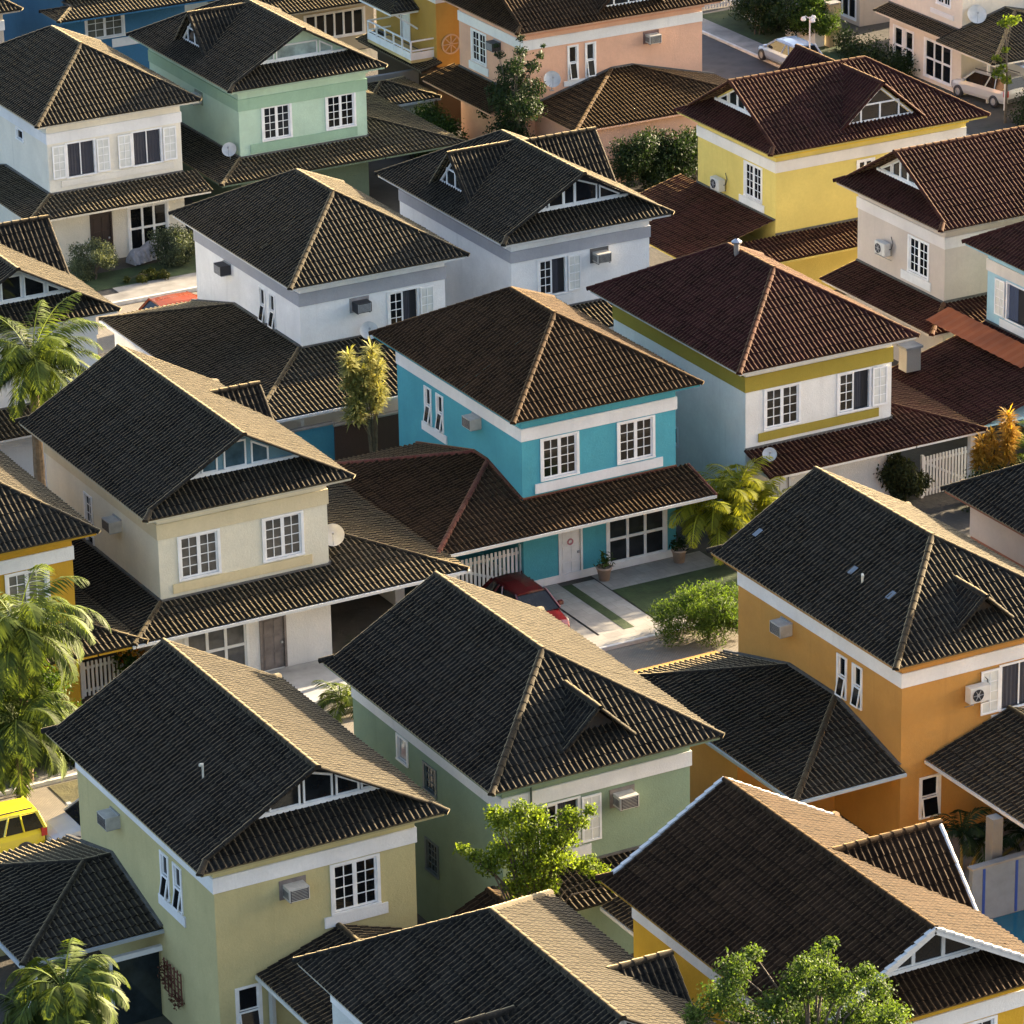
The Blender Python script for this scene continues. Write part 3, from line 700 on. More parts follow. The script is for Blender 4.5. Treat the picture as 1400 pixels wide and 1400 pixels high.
H['ochre_left'] = make_house('mustard yellow house with white band cut by the left picture edge', -27.7, -16.6, wall=(.56, .32, .03), tile='grey', wins=(('front', 4.24, 5.80, 4.42, 6.02, 'closed', {'glass': (.14, .14, .12)}),), sills=(('front', 3.9, 6.0, 3.93, 4.29),), lower=dict(F=1.9, Rt=1.9, Rb=9, L=1.9, Lb=9))
H['white_left'] = make_house('white house with black roof and right dormer behind the upper palm', -17.3, 5.0, wall=(.72, .74, .76), band=(.66, .68, .70), roof='gable', back='gable', dormers=(('R', 6.0, 9.35, 2.0, .15),), lower=dict(F=1.9, Rflat=.5), wins=(A, B))
H['lime'] = make_house('pale green house with white band and long black gabled roof at the lower left', -27.73, -43.04, wall=(.52, .46, .23), roof='gable', back='gable', tile='grey',
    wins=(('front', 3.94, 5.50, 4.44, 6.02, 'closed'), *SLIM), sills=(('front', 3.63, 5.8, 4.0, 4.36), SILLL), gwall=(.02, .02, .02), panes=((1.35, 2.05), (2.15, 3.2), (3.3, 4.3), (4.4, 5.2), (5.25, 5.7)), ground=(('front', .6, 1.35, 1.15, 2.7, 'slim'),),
    lower=dict(F=0, L=4.7, La=4.0, Lb=11.4, gutter=(.42, .45, .45), walls=((-4.4, 0, 10.6, 10.9),)))
H['sage'] = make_house('sage green house with white band and black hipped roof with front gablet', -17.67, -42.65, wall=(.25, .33, .22), back='gable', tile='grey',
    wins=(('front', 1.24, 2.72, 4.44, 6.0, 'open_right'), ('left', 6.4, 7.1, 5.2, 6.0, 'small', {'glass': (.4, .42, .4)}), ('left', 4.45, 5.25, 4.9, 5.75, 'small', {'nx': 3, 'nz': 3, 'frame': plain('glass_block_grey', (.10, .13, .14), .4), 'glass': (.03, .045, .05)}), ('left', 4.45, 5.25, 2.0, 3.05, 'small', {'nx': 3, 'nz': 4, 'frame': plain('glass_block_grey', (.10, .13, .14), .4), 'glass': (.03, .045, .05)})),
    sills=(('front', .95, 3.15, 3.95, 4.32),), dormers=(('F', 3.5, 8.88, 1.28, .70, {'win': False, 'recess': .55}),), dwall=(.05, .045, .04), lower=dict(F=1.9, Lflat=.4, Rflat=.4))
H['orange'] = make_house('orange ochre house with white band, charcoal roof with glass tiles and front gablet', -1.82, -41.14, wall=(.53, .275, .07), back='gable', tile='grey',
    wins=(('front', 3.95, 5.5, 4.44, 6.0, 'open_both', {'net': 1}), *SLIM), sills=(('front', 3.6, 6.2, 3.95, 4.3),), dormers=(('F', 3.25, 8.66, 1.1, .70, {'win': False, 'recess': .5}),), dwall=(.05, .045, .04),
    ground=(('front', .82, 1.55, 1.2, 2.6, 'slim'),), lower=dict(F=0, L=4.3, La=-.3, Lb=11.2, gutter=(.40, .46, .48), walls=((-3.9, 0, 4.0, 11.8),)))
H['saffron'] = make_house('golden yellow house with brown roof edged in white barge boards at the lower right', -17.7, -61.1, wall=(.62, .36, .03), roof='gable', back='gable', tile='brown', gverge=(.60, .60, .58), band_sides=('front', 'left', 'right'),
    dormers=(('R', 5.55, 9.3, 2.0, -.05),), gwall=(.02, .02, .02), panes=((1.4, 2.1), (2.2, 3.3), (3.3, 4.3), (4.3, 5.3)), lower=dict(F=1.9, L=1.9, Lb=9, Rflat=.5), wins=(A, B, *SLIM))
H['front_black'] = make_house('black roofed house nearest the bottom edge with sunlit right slope', -27.7, -61.2, wall=(.62, .64, .60), roof='gable', tile='grey', dormers=(('R', 4.2, 8.35, 1.05, -.08, {'win': False}), ('L', 2.9, 8.75, 1.2, .9)), lower=dict(F=1.9), wins=(A, B))
H['brick_right'] = make_house('house with beige band over terracotta wall and black roof at the right edge', 8.4, -40.5, wall=(.36, .15, .09), band=(.60, .52, .42), back='hip', tile='grey', bandz=(5.6, 6.7), wins=(A, B), lower=dict(F=1.9))

H['columns_far'] = make_house('cream house with tall white framed windows behind the round street tree', 53.0, 52.5, RZ, wall=(.62, .52, .42), tile='grey', wins=(('front', 4.3, 5.8, 4.4, 6.0, 'closed'),), ground=(('front', .8, 3.0, .3, 2.6, 'panes', {'nx': 3}), ('front', 4.2, 6.4, .3, 2.6, 'panes', {'nx': 3})), lower=dict(F=1.9, Rflat=.4))
for yy in (34.0, 44.5, 55.0):
    hh = make_house('house of the row beyond the right picture edge', 69.0, yy, RZ, wall=(.6, .52, .42), tile='grey', wins=(A, B), lower=dict(F=1.9))
    hh['group'] = 'houses beyond the right picture edge'
H['back_row'] = make_house('small piece of beige house with a row of windows between the mint and ochre houses', 21.6, 56.6, wall=(.50, .43, .30), band=None, tile='grey', ground=(('front', 2.6, 6.2, .9, 2.3, 'panes', {'nx': 6, 'nz': 1}),), lower=dict(F=1.9, Rflat=.5, L=1.9, Lb=6))
# extra pieces that belong to one house
def low_annex(h, x0, x1, y0, y1, z, tile, name='annex_roof', ridge='y', gutter=(.6, .6, .58), wall=None, t=.36, ends=(True, True), capk=None):
    """low hipped or gabled roof of an annex in the house's own frame"""
    acc = NP(); cp = Caps(); s = math.sqrt(1+t*t); hw = (x1-x0)/2; xm = (x0+x1)/2; c0 = hw if ends[0] else 0; c1 = hw if ends[1] else 0
    for X, dr in ((x0, 1), (x1, -1)):
        hi = [(y0, 0 if c0 else hw*s), (y0+c0, hw*s), (y1-c1, hw*s), (y1, 0 if c1 else hw*s)]
        if not c0: hi = hi[1:]
        if not c1: hi = hi[:-1]
        tile_face(acc, (X, 0, z), (0, 1, 0), (dr, 0, t), [(y0, 0), (y1, 0)], hi)
        if c0: caps(cp, (X, y0, z), (xm, y0+c0, z+t*hw))
        if c1: caps(cp, (X, y1, z), (xm, y1-c1, z+t*hw))
    for Y, dr, on in ((y0, 1, c0), (y1, -1, c1)):
        if on: tile_face(acc, (0, Y, z), (1, 0, 0), (0, dr, t), [(x0, 0), (x1, 0)], [(x0, 0), (xm, hw*s), (x1, 0)])
    caps(cp, (xm, y0+c0, z+t*hw), (xm, y1-c1, z+t*hw))
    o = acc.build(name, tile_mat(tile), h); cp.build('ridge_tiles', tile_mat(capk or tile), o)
    for X in (x0-.05, x1-.02): g = MB(); g.box(X, X+.07, y0, y1, z-.1, z+.02); g.build('gutter', stucco(gutter), o)
    if wall:
        m = MB()
        for a in wall: m.box(*a[:4], 0, z-.02)
        m.build('annex_wall', stucco((.5, .5, .46)), h)
    return o
low_annex(H['lime'], 1.25, 6.9, -6.6, -.06, 3.05, 'grey', t=.33, ends=(False, False), gutter=(.66, .66, .6), wall=((1.6, 1.72, -.35, -.1), (3.6, 6.7, -6.5, -.3)))
m = MB(); m.box(-4.5, -.1, 4.2, 4.22, .05, 2.34); m.build('glass_front', mglass((.02, .028, .03)), H['lime'])
m = MB(); m.box(-4.6, 0, 4.15, 4.3, 2.35, 2.52); m.build('beam', mwhite(), H['lime'])
for xx in (-4.5, -3.1, -1.75): m = MB(); m.box(xx-.05, xx+.05, 4.15, 4.27, 0, 2.34); m.build('post', mwhite(), H['lime'])
low_annex(H['sage'], -2.7, .3, -5.2, -1.2, 3.6, 'brown', t=.45, ends=(False, False))
low_annex(H['sage'], 2.4, 5.4, -7.0, -1.95, 3.1, 'grey', t=.3, ends=(True, False))
low_annex(H['orange'], .95, 7.6, -8.6, -.06, 3.3, 'grey', t=.33, ends=(False, False), wall=((6.6, 7.3, -8.0, -.3),))
m = MB(); m.box(.4, .8, -4.8, -4.4, .3, 3.2); m.build('post', stucco((.20, .19, .17)), H['orange'])
low_annex(H['ochre_far'], 4.9, 9.0, -5.4, -1.0, 2.2, 'grey', t=.3, wall=((5.2, 8.7, -5.1, -1.2),))
# rust coloured awning sheet on the pale blue house
m = MB()
for i in range(26):
    u = -2.0+i*.27
    m.quad((u, -1.75, 3.62+.03*(i % 2)), (u+.27, -1.75, 3.62+.03*((i+1) % 2)), (u+.27, -.6, 4.0+.03*((i+1) % 2)), (u, -.6, 4.0+.03*(i % 2)))
m.build('awning', plain('rust_sheet', (.34, .085, .02), .7, var=.3, nscale=.8), H['sky'])
# gutter-white line of glass tiles and vents on roofs
def on_left(d, y, up=0.0): return (-OV+d, y, ZE+TP*d+up)
m = MB()
for y, d in ((9.81, 1.14), (4.62, 1.70), (2.22, 1.65)):
    a = Vector(on_left(d, y, .12)); vx = Vector((1, 0, TP)).normalized(); nn = Vector((-TP, 0, 1)).normalized()
    m.quad(a, a+vx*.36, a+vx*.36+Vector((0, .24, 0)), a+Vector((0, .24, 0)))
m.build('glass_tile', plain('sky_glass_tile', (.13, .15, .17), .25), H['orange'])
m = MB(); m.tube([on_left(1.95, 3.1), on_left(1.95, 3.1, .55)], .035, 8); m.tube([on_left(1.95, 3.1, .5), on_left(1.85, 3.1, .58)], .06, 8); m.build('vent_pipe', plain('pale_pipe', (.6, .56, .45), .6), H['lime'])
m = MB(); m.tube([on_left(1.7, 3.9), on_left(1.7, 3.9, .38)], .04, 8); m.tube([on_left(1.7, 3.9, .38), on_left(1.62, 3.75, .42)], .05, 8); m.build('vent_pipe', plain('pale_pipe', (.6, .56, .45), .6), H['orange'])
m = MB(); m.lathe([(.11, 9.4), (.11, 10.02), (.2, 10.02), (.22, 10.1), (.05, 10.22)], (3.2, 5.9, 0), 12); m.build('chimney_cowl', plain('steel', (.45, .45, .46), .3, .8), H['olive'])
# balcony of the far ochre house
h = H['ochre_far']; m = MB(); m.box(1.6, 6.5, -1.35, 0, 3.45, 3.6); bal = m.build('balcony', stucco((.6, .45, .2)), h)
m = MB()
for z in (4.55, 4.05): m.box(1.6, 6.5, -1.35, -1.29, z, z+.07); m.box(1.6, 1.66, -1.29, 0, z, z+.07); m.box(6.44, 6.5, -1.29, 0, z, z+.07)
m.box(1.62, 6.48, -1.34, -1.31, 3.6, 3.98); m.box(6.455, 6.485, -1.29, 0, 3.6, 3.98)
for u in np.linspace(1.6, 6.44, 6): m.box(u, u+.07, -1.36, -1.28, 3.6, 4.62)
m.build('railing', mwhite(), bal)
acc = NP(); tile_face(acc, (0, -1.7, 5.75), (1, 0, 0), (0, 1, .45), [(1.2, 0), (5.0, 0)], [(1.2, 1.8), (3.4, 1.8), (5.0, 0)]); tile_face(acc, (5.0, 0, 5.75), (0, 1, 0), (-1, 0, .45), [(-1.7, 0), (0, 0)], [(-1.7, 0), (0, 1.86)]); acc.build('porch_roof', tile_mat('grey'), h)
m = MB(); m.box(1.3, 4.9, -1.62, -.02, 5.6, 5.7); m.build('soffit', mwhite(), h)
m = MB(); m.beam((4.8, -.05, 4.7), (4.8, -1.3, 5.6), .09, .09); m.build('bracket', mwhite(), h)
# trims on the turquoise house: base of the side gate wall, wreath on the door
m = MB()
for k in range(12):
    a, b = k*math.pi/6, (k+1)*math.pi/6; m.beam((2.06+.11*math.cos(a), -.0, 1.6+.11*math.sin(a)), (2.06+.11*math.cos(b), -.0, 1.6+.11*math.sin(b)), .04, .05)
m.build('wreath', plain('pink_wreath', (.55, .22, .25), .8), H['teal'])
for u in (1.42, 3.55): m = MB(); m.box(u-.06, u+.06, -.16, 0, 2.3, 2.5); m.build('wall_lamp', plain('lamp_glass', (.6, .6, .55), .3), H['teal'])
m = MB(); m.tube([(2.2, -.07, 6.9), (2.2, -.07, 3.2)], .035, 6); m.build('downpipe', plain('dark_pipe', (.06, .08, .06), .6), H['sage']) if False else None
m = MB(); m.tube([(1.0, -.075, 6.95), (1.0, -.075, 5.0)], .03, 6); m.build('downpipe', plain('dark_pipe', (.06, .08, .06), .6), H['sage'])

# ------------------------------------------------------------------ air conditioners and dishes
ac_box(H['teal'], 'left', 3.55, 5.85, 'white box air conditioner on the left side of the turquoise house')
ac_box(H['lime'], 'left', 7.3, 5.62, 'white box air conditioner high on the left side of the pale green house')
ac_box(H['lime'], 'front', 2.6, 5.65, 'large grey box air conditioner on the front of the pale green house', niche=(.20, .17, .15))
ac_box(H['cream'], 'left', 3.6, 5.55, 'rusty box air conditioner on the left side of the cream yellow house')
ac_box(H['white_hip'], 'left', 7.0, 5.85, 'dark box air conditioner on the side of the white hipped house', dark=True)
ac_box(H['white_hip'], 'front', 2.75, 5.75, 'dark box air conditioner on the front of the white hipped house', dark=True, niche=(.28, .27, .27))
ac_box(H['white_gable'], 'front', 4.3, 5.75, 'box air conditioner beside the open shutter of the white gabled house', niche=(.12, .11, .10))
ac_box(H['sage'], 'front', 4.3, 5.65, 'box air conditioner under the white band of the sage green house', niche=(.22, .19, .16))
ac_box(H['orange'], 'left', 7.1, 5.72, 'grey box air conditioner on the left side of the orange house')
ac_box(H['peach'], 'right', 7.3, 5.75, 'box air conditioner on the long peach wall', niche=(.2, .12, .10))
ac_box(H['peach'], 'front', 4.1, 5.8, 'box air conditioner behind the dark climbing plant', dark=True)
ac_box(H['mint'], 'left', 4.5, 5.6, 'box air conditioner in the shade on the left side of the mint house', niche=(.2, .25, .18))
ac_split(H['orange'], 'front', 2.85, 5.4, 'fan unit beside the open shutter of the orange house')
ac_split(H['yellow'], 'front', 2.2, 4.45, 'fan unit on the bright yellow wall')
ac_split(H['beige'], 'front', 2.4, 5.0, 'fan unit on the beige wall')
dish((-9.95, -15.3, 3.75), 'pale grey dish standing on the porch roof of the cream yellow house', R(-25))
dish((1.0, 3.25, 4.15), 'small grey dish on the front wall of the white hipped house', R(-20), r=.38)
dish((7.85, 31.3, 3.55), 'pale dish at the corner of the mint house', R(-35), r=.34)
dish((8.95, -15.6, 3.25), 'small grey dish above the broad leaved palm by the maroon porch roof', R(-30), r=.27)
dish((25.9, 32.1, 4.0), 'pale dish on the peach wall', R(-20), r=.42)
dish((50.9, 31.5, 3.75), 'grey dish on the cream wall at the top right', R(-20), r=.5)

# ------------------------------------------------------------------ walls, gates, fences
def wall_thing(label, x0, x1, y0, y1, h, mat, cop=True, cat='wall', name='garden_wall'):
    t = thing(name, label, cat, ((x0+x1)/2, (y0+y1)/2, 0)); m = MB(); cx, cy = (x0+x1)/2, (y0+y1)/2
    m.box(x0-cx, x1-cx, y0-cy, y1-cy, 0, h); m.build('wall', mat, t)
    if cop: c = MB(); c.box(x0-cx-.04, x1-cx+.04, y0-cy-.04, y1-cy+.04, h, h+.07); c.build('coping', CONC, t)
    return t
def picket(label, a, b, h, n, brace=True, name='picket_gate', cat='gate', mat=None, gap=.55):
    a = Vector(a); b = Vector(b); t = thing(name, label, cat, a); d = b-a; L_ = d.length; t.rotation_euler = (0, 0, math.atan2(d.y, d.x))
    m = MB(); st = L_/n
    for i in range(n): m.box(i*st, i*st+st*gap, -.02, .02, .05, h)
    m.build('pickets', mat or mwhite(), t)
    r = MB(); r.box(0, L_, .02, .06, .2, .3); r.box(0, L_, .02, .06, h-.3, h-.2)
    if brace: r.beam((.05, .04, h-.25), (L_-.05, .04, .25), .05, .10)
    r.build('rails', mat or mwhite(), t)
    for xx in (-.12, L_): p = MB(); p.box(xx, xx+.1, -.06, .06, 0, h+.1); p.build('post', mat or mwhite(), t)
picket('white slatted gate behind the red car', (-4.75, -14.55, 0), (-1.65, -14.5, 0), 1.75, 17)
picket('white slatted gate below the maroon porch roof at the right', (16.85, -14.65, 0), (19.2, -14.55, 0), 1.75, 15)
picket('white fence at the foot of the mustard house', (-20.2, -15.2, 0), (-18.7, -15.2, 0), 1.4, 9, False, 'picket_fence', 'fence')
picket('white fence in the far driveway at the top', (46.6, 53.3, 0), (50.8, 53.2, 0), 1.7, 22, False, 'picket_fence', 'fence')
picket('white gate leaf standing open beside the far driveway', (48.2, 48.4, 0), (48.7, 51.4, 0), 1.9, 14, False)
wall_thing('turquoise garden wall beside the yellow tufted tree', -5.9, -2.7, -.75, -.55, 2.55, stucco((.06, .25, .34)))
wall_thing('dark brown wall behind the yellow tufted tree', -2.7, 1.6, -.80, -.6, 2.45, stucco((.07, .045, .035)))  # plain dark brown slab beside the turquoise wall
wall_thing('grey stained parapet wall below the white balcony', 19.5, 25.4, 43.6, 43.85, 2.5, stucco((.30, .28, .27)), False)
wall_thing('low wall with plants between the white and turquoise houses', 6.9, 8.0, -9.5, -9.3, 1.9, stucco((.40, .42, .42)))
wall_thing('cream pillar wall in the far garden at the top right', 49.3, 50.0, 43.0, 43.5, 2.4, stucco((.48, .38, .24)), True)
wall_thing('white garden wall between the far shrubs at the top right', 48.6, 49.2, 43.4, 46.4, 1.9, mwhite())
t = wall_thing('white pool wall with upright blue stripes under the terrace', -2.6, 8, -46.55, -46.35, 1.95, plain('pool_tile', (.16, .19, .23), .5, var=.15))
m = MB()
for i in range(8): m.box(-4.9+i*1.28, -4.8+i*1.28, -.115, -.1, .05, 1.9)
m.build('stripes', plain('blue_stripe', (.02, .05, .25), .4), t)
o = sheet('pool_water', -2.4, 8, -51.5, -46.6, .03, plain('pool_water', (.01, .10, .16), .05))

# ------------------------------------------------------------------ vegetation
def leaves(acc, C, n, rad, size, aspect=.45, squash=(1, 1, 1), shell=.5, tvb=0.0, up=.3):
    C = np.asarray(C, float); d = rng.normal(size=(n, 3)); d /= np.linalg.norm(d, axis=1)[:, None]
    r = rad*(shell+(1-shell)*rng.random(n))**.8*(1+.16*np.abs(rng.normal(size=n)))
    p = C+d*r[:, None]*np.asarray(squash)
    a = rng.normal(size=(n, 3)); a[:, 2] -= .3; a /= np.linalg.norm(a, axis=1)[:, None]
    nn = d*.7+rng.normal(size=(n, 3))*.7+[0, 0, up]; b = np.cross(a, nn); b /= np.linalg.norm(b, axis=1)[:, None]+1e-9
    s = size*(.6+.8*rng.random(n))[:, None]
    v = np.stack([p-a*s*.5, p+b*s*aspect*.5, p+a*s*.5, p-b*s*aspect*.5], 1).reshape(-1, 3)
    acc.add(v, np.arange(4*n).reshape(n, 4), np.clip(rng.normal(.45, .22, n)+tvb, 0, 1))
def limb_tree(name, label, cat, base, trunk_h, clumps, n, size, mat, rt=.12, group=None, aspect=.5, squash=(1, 1, .8), barkm=None, shell=.25):
    t = thing(name, label, cat, base, 0, group)
    m = MB(); top = Vector((random.uniform(-.15, .15), random.uniform(-.15, .15), trunk_h))
    m.tube([(0, 0, -.1), top*.5+Vector((.06, -.04, 0)), top], [rt*1.25, rt, rt*.75], 8)
    for c in clumps:
        c_ = Vector(c[:3]); mid = top.lerp(c_, .5)+Vector((0, 0, .12*(c_-top).length)); m.tube([top*.85, mid, c_], [rt*.5, rt*.3, rt*.1], 6)
    m.build('trunk', barkm or bark(), t)
    acc = NP(); tot = sum(c[3]**2 for c in clumps)
    for c in clumps:
        k = max(20, int(n*c[3]**2/tot)); tb = random.uniform(-.15, .15)
        leaves(acc, c[:3], k, c[3], size, aspect, squash, shell, tb)
    acc.build('crown', mat, t); return t
def rnd_clumps(n, rx, ry, rz, zc, r0, r1, seed):
    q = random.Random(seed); out = []
    for _ in range(n):
        while True:
            x, y, z = (q.uniform(-1, 1) for _ in range(3))
            if .2 < x*x+y*y+z*z < 1: break
        out.append((x*rx, y*ry, zc+z*rz, q.uniform(r0, r1)))
    return out
LIME = foliage('lime_leaves', (.07, .13, .015), (.24, .34, .035), .5)
MID = foliage('mid_leaves', (.025, .06, .012), (.10, .18, .03), .4)
DARK = foliage('dark_leaves', (.010, .026, .008), (.04, .075, .02), .25)
PALE = foliage('grey_green_leaves', (.07, .10, .05), (.26, .30, .17), .3)
YEL = foliage('yellow_leaves', (.20, .22, .05), (.60, .58, .22), .4)
ORANGE = foliage('orange_leaves', (.30, .16, .02), (.62, .38, .06), .45)
PALM = foliage('palm_leaves', (.022, .045, .009), (.16, .22, .04), .4)
# fruit tree between the pale green and sage houses
cl = [(0.1, 0, 2.9, .62), (-.5, .3, 3.5, .6), (.2, .1, 4.0, .6), (-.6, .2, 4.6, .5), (-.1, 0, 4.9, .42), (-.9, .2, 4.95, .3), (.6, -.1, 3.3, .62), (1.2, -.2, 3.0, .5), (1.0, -.1, 3.9, .5), (1.5, -.2, 4.4, .4), (1.4, -.1, 3.6, .42),
      (1.9, -.2, 4.1, .3), (2.2, -.3, 4.5, .25), (-1.1, .3, 3.2, .42), (-1.5, .4, 3.6, .28), (-1.9, .4, 3.9, .25), (2.0, -.4, 2.7, .42), (2.5, -.5, 2.3, .34), (2.9, -.6, 1.9, .28), (-.2, .1, 2.3, .5), (.7, -.1, 2.3, .5), (.5, 0, 4.6, .4)]
limb_tree('fruit_tree', 'bright lime green leafy tree between the pale green and sage houses', 'tree', (-18.2, -45.0, 0), 3.4, [(x, y, z+2.45, r) for x, y, z, r in cl], 13000, .12, LIME, .09, group=None, shell=.1)
# tree tops at the bottom edge
cl = [(-2.42, 0.0, 11.42, 0.5), (-1.62, 0.39, 11.5, 0.3), (-2.51, 0.59, 10.31, 0.6), (0.56, 0.5, 10.67, 0.45), (0.64, 0.16, 11.29, 0.25), (-0.54, -0.26, 10.6, 0.6), (-1.52, -0.55, 10.28, 0.6), (0.52, -0.57, 10.34, 0.6), (1.86, -0.31, 9.86, 0.42), (2.5, 0.1, 8.55, 0.6), (0.28, 0.46, 8.93, 0.8), (-1.71, 0.6, 9.42, 0.6), (-3.39, 0.44, 10.12, 0.4), (1.41, 0.06, 9.03, 0.6), (-2.75, -0.34, 11.13, 0.4), (-0.64, -0.58, 11.31, 0.35), (1.35, -0.53, 10.54, 0.3), (0.24, -0.22, 10.7, 0.4)]
limb_tree('broadleaf_tree', 'leafy green tree top rising at the bottom edge before the golden yellow house', 'tree', (-19.6, -63.6, 0), 7.6, cl, 19000, .105, foliage('bottom_leaves', (.03, .07, .015), (.14, .22, .04), .4), .12, shell=.1)
limb_tree('shrub', 'green shrub at the bottom edge between two dark roofs', 'shrub', (-17.6, -52.6, 0), 1.4, rnd_clumps(7, .5, .5, .8, 2.2, .4, .6, 3), 500, .16, MID, .06)
# garden bushes
limb_tree('garden_bush', 'big feathery green bush in front of the turquoise house lawn', 'bush', (2.1, -22.3, 0), .4, rnd_clumps(34, 2.1, 1.3, .75, .95, .35, .75, 5), 26000, .15, foliage('feathery', (.04, .085, .012), (.16, .26, .04), .5), .07, aspect=.2)
limb_tree('rounded_bush', 'left grey green rounded bush before the cream house porch', 'bush', (-.75, 28.25, 0), .4, rnd_clumps(18, 1.05, .95, .75, 1.0, .35, .55, 6), 11000, .10, PALE, .05, 'bushes before the cream house')
limb_tree('rounded_bush', 'right grey green rounded bush before the cream house porch', 'bush', (3.45, 28.2, 0), .4, rnd_clumps(18, .95, .9, .8, 1.05, .35, .55, 8), 11000, .10, foliage('grey_green_dim', (.05, .07, .04), (.15, .19, .11), .3), .05, 'bushes before the cream house')
limb_tree('flower_bed', 'low dark planting with yellow flowers between the rounded bushes', 'flower bed', (1.7, 27.0, 0), .1, rnd_clumps(12, 1.6, .5, .08, .14, .15, .3, 9), 4500, .09, foliage('bed', (.02, .04, .01), (.14, .15, .02), .2), .03)
limb_tree('climbing_plant', 'dark pointed climbing shrub against the peach house corner', 'plant', (23.3, 31.6, 0), 2.2, [(-0.0, -0.1, 3.0, 0.8), (-0.29, 0.09, 3.93, 0.8), (-0.16, -1.57, 4.33, 0.8), (0.2, 0.18, 4.96, 0.8), (0.27, 1.88, 3.96, 0.6), (-0.04, -2.48, 5.28, 0.6), (-0.3, -1.13, 6.1, 0.55), (-0.13, -1.37, 6.87, 0.35), (0.22, -0.75, 7.34, 0.22), (0.26, 1.19, 5.26, 0.35), (-0.08, 0.92, 6.13, 0.25), (-0.3, 0.87, 6.66, 0.15), (-0.09, -2.47, 6.4, 0.4), (0.25, -2.61, 6.93, 0.25), (0.23, -2.95, 7.49, 0.14), (-0.12, 2.35, 2.96, 0.5), (-0.3, -2.55, 4.23, 0.7), (0, -.5, 2, .9), (0, .8, 2, .9)], 11000, .15, DARK, .08)
def hedge(label, x0, x1, y0, y1, z0, z1, mat, n, size=.14):
    t = thing('hedge', label, 'hedge', ((x0+x1)/2, (y0+y1)/2, 0)); cx, cy = (x0+x1)/2, (y0+y1)/2
    m = MB(); 
    for i in range(5): m.tube([(x0-cx+(x1-x0)*(i+.5)/5, 0, 0), (x0-cx+(x1-x0)*(i+.5)/5+.1, 0, z1*.8)], [.05, .02], 6)
    m.build('stems', bark(), t)
    acc = NP(); k = 40
    for i in range(k):
        leaves(acc, (rng.uniform(x0-cx, x1-cx), rng.uniform(y0-cy, y1-cy), rng.uniform(z0, z1)), n//k, .72, size, .5, (1, 1, .8), .1, rng.uniform(-.2, .2))
    acc.build('foliage', mat, t)
hedge('tall dark hedge between the yellow house and the brown annex roof', 26.3, 31.2, 25.6, 26.9, .4, 2.6, DARK, 26000)
hedge('low green hedge between the mint house and the peach house', 20.4, 22.6, 35.8, 39.0, .4, 1.7, foliage('hedge_mid', (.02, .05, .008), (.07, .13, .02), .3), 14000)
hedge('dark tall shrubs before the far driveway at the top edge', 47.2, 50.0, 46.6, 48.0, .3, 2.6, DARK, 9000)
hedge('dark shrubs at the foot of the far cream house', 49.0, 50.0, 36.0, 42.8, .2, 1.0, DARK, 7000)
hedge('dark shrubbery behind the street tree at the top', 47.0, 49.6, 44.4, 50.5, .3, 2.2, DARK, 11000)
hedge('dark shrubbery beside the parked white car at the top right', 49.6, 53.0, 24.8, 26.0, .2, 1.6, DARK, 8000)
hedge('plants in the gap between the two white houses', 6.2, 7.6, 14.4, 17.2, .3, 1.8, foliage('gap_green', (.05, .09, .01), (.2, .26, .04), .4), 1600, .2)
hedge('dark bushes under the lower left palm', -23.6, -21.4, -20.4, -19.6, .1, 1.5, DARK, 6000)
hedge('leafy bush under the palm at the left edge', -27.2, -23.0, -20.9, -19.0, .4, 3.6, MID, 22000, .13)
limb_tree('street_tree', 'round dark green tree behind the white globe lamp', 'tree', (48.9, 43.6, 0), .7, rnd_clumps(20, 1.15, 1.15, 1.0, 1.75, .45, .7, 12), 12000, .13, MID, .08)
limb_tree('flowering_shrub', 'red and yellow flowering shrub beside the lower left palm', 'shrub', (-18.4, -15.6, 0), .5, rnd_clumps(9, .6, .4, .45, 1.35, .25, .4, 13), 900, .14, MID, .05)
limb_tree('shrub', 'dull green shrub in front of the white gate under the maroon porch roof', 'shrub', (15.75, -14.9, 0), .6, rnd_clumps(14, .8, .6, .9, 1.2, .35, .55, 14), 7000, .14, foliage('dull_leaves', (.03, .045, .015), (.09, .11, .04), .3), .06)
limb_tree('slender_tree', 'thin young tree with lime leaves beside the pale awning', 'tree', (49.35, 26.4, 0), 4.4, [(.2, .2, 5.3, .35), (-.1, .3, 5.2, .25), (.5, 0, 5.4, .25), (-.1, 0, 3.9, .2), (-.4, .3, 3.4, .25), (-.2, .1, 3.0, .3), (-.3, .3, 2.6, .35), (0, 0, 2.3, .3)], 900, .16, LIME, .06)
# red and yellow blossoms on the flowering shrub
o = [x for x in COL.objects if x.get('label', '').startswith('red and yellow')][0]
acc = NP()
for c in rnd_clumps(22, .65, .5, .5, 1.45, .08, .12, 15): leaves(acc, c[:3], 12, .1, .13, .8)
acc.build('blossoms', foliage('blossoms', (.5, .06, .02), (.7, .45, .05), .3), o)

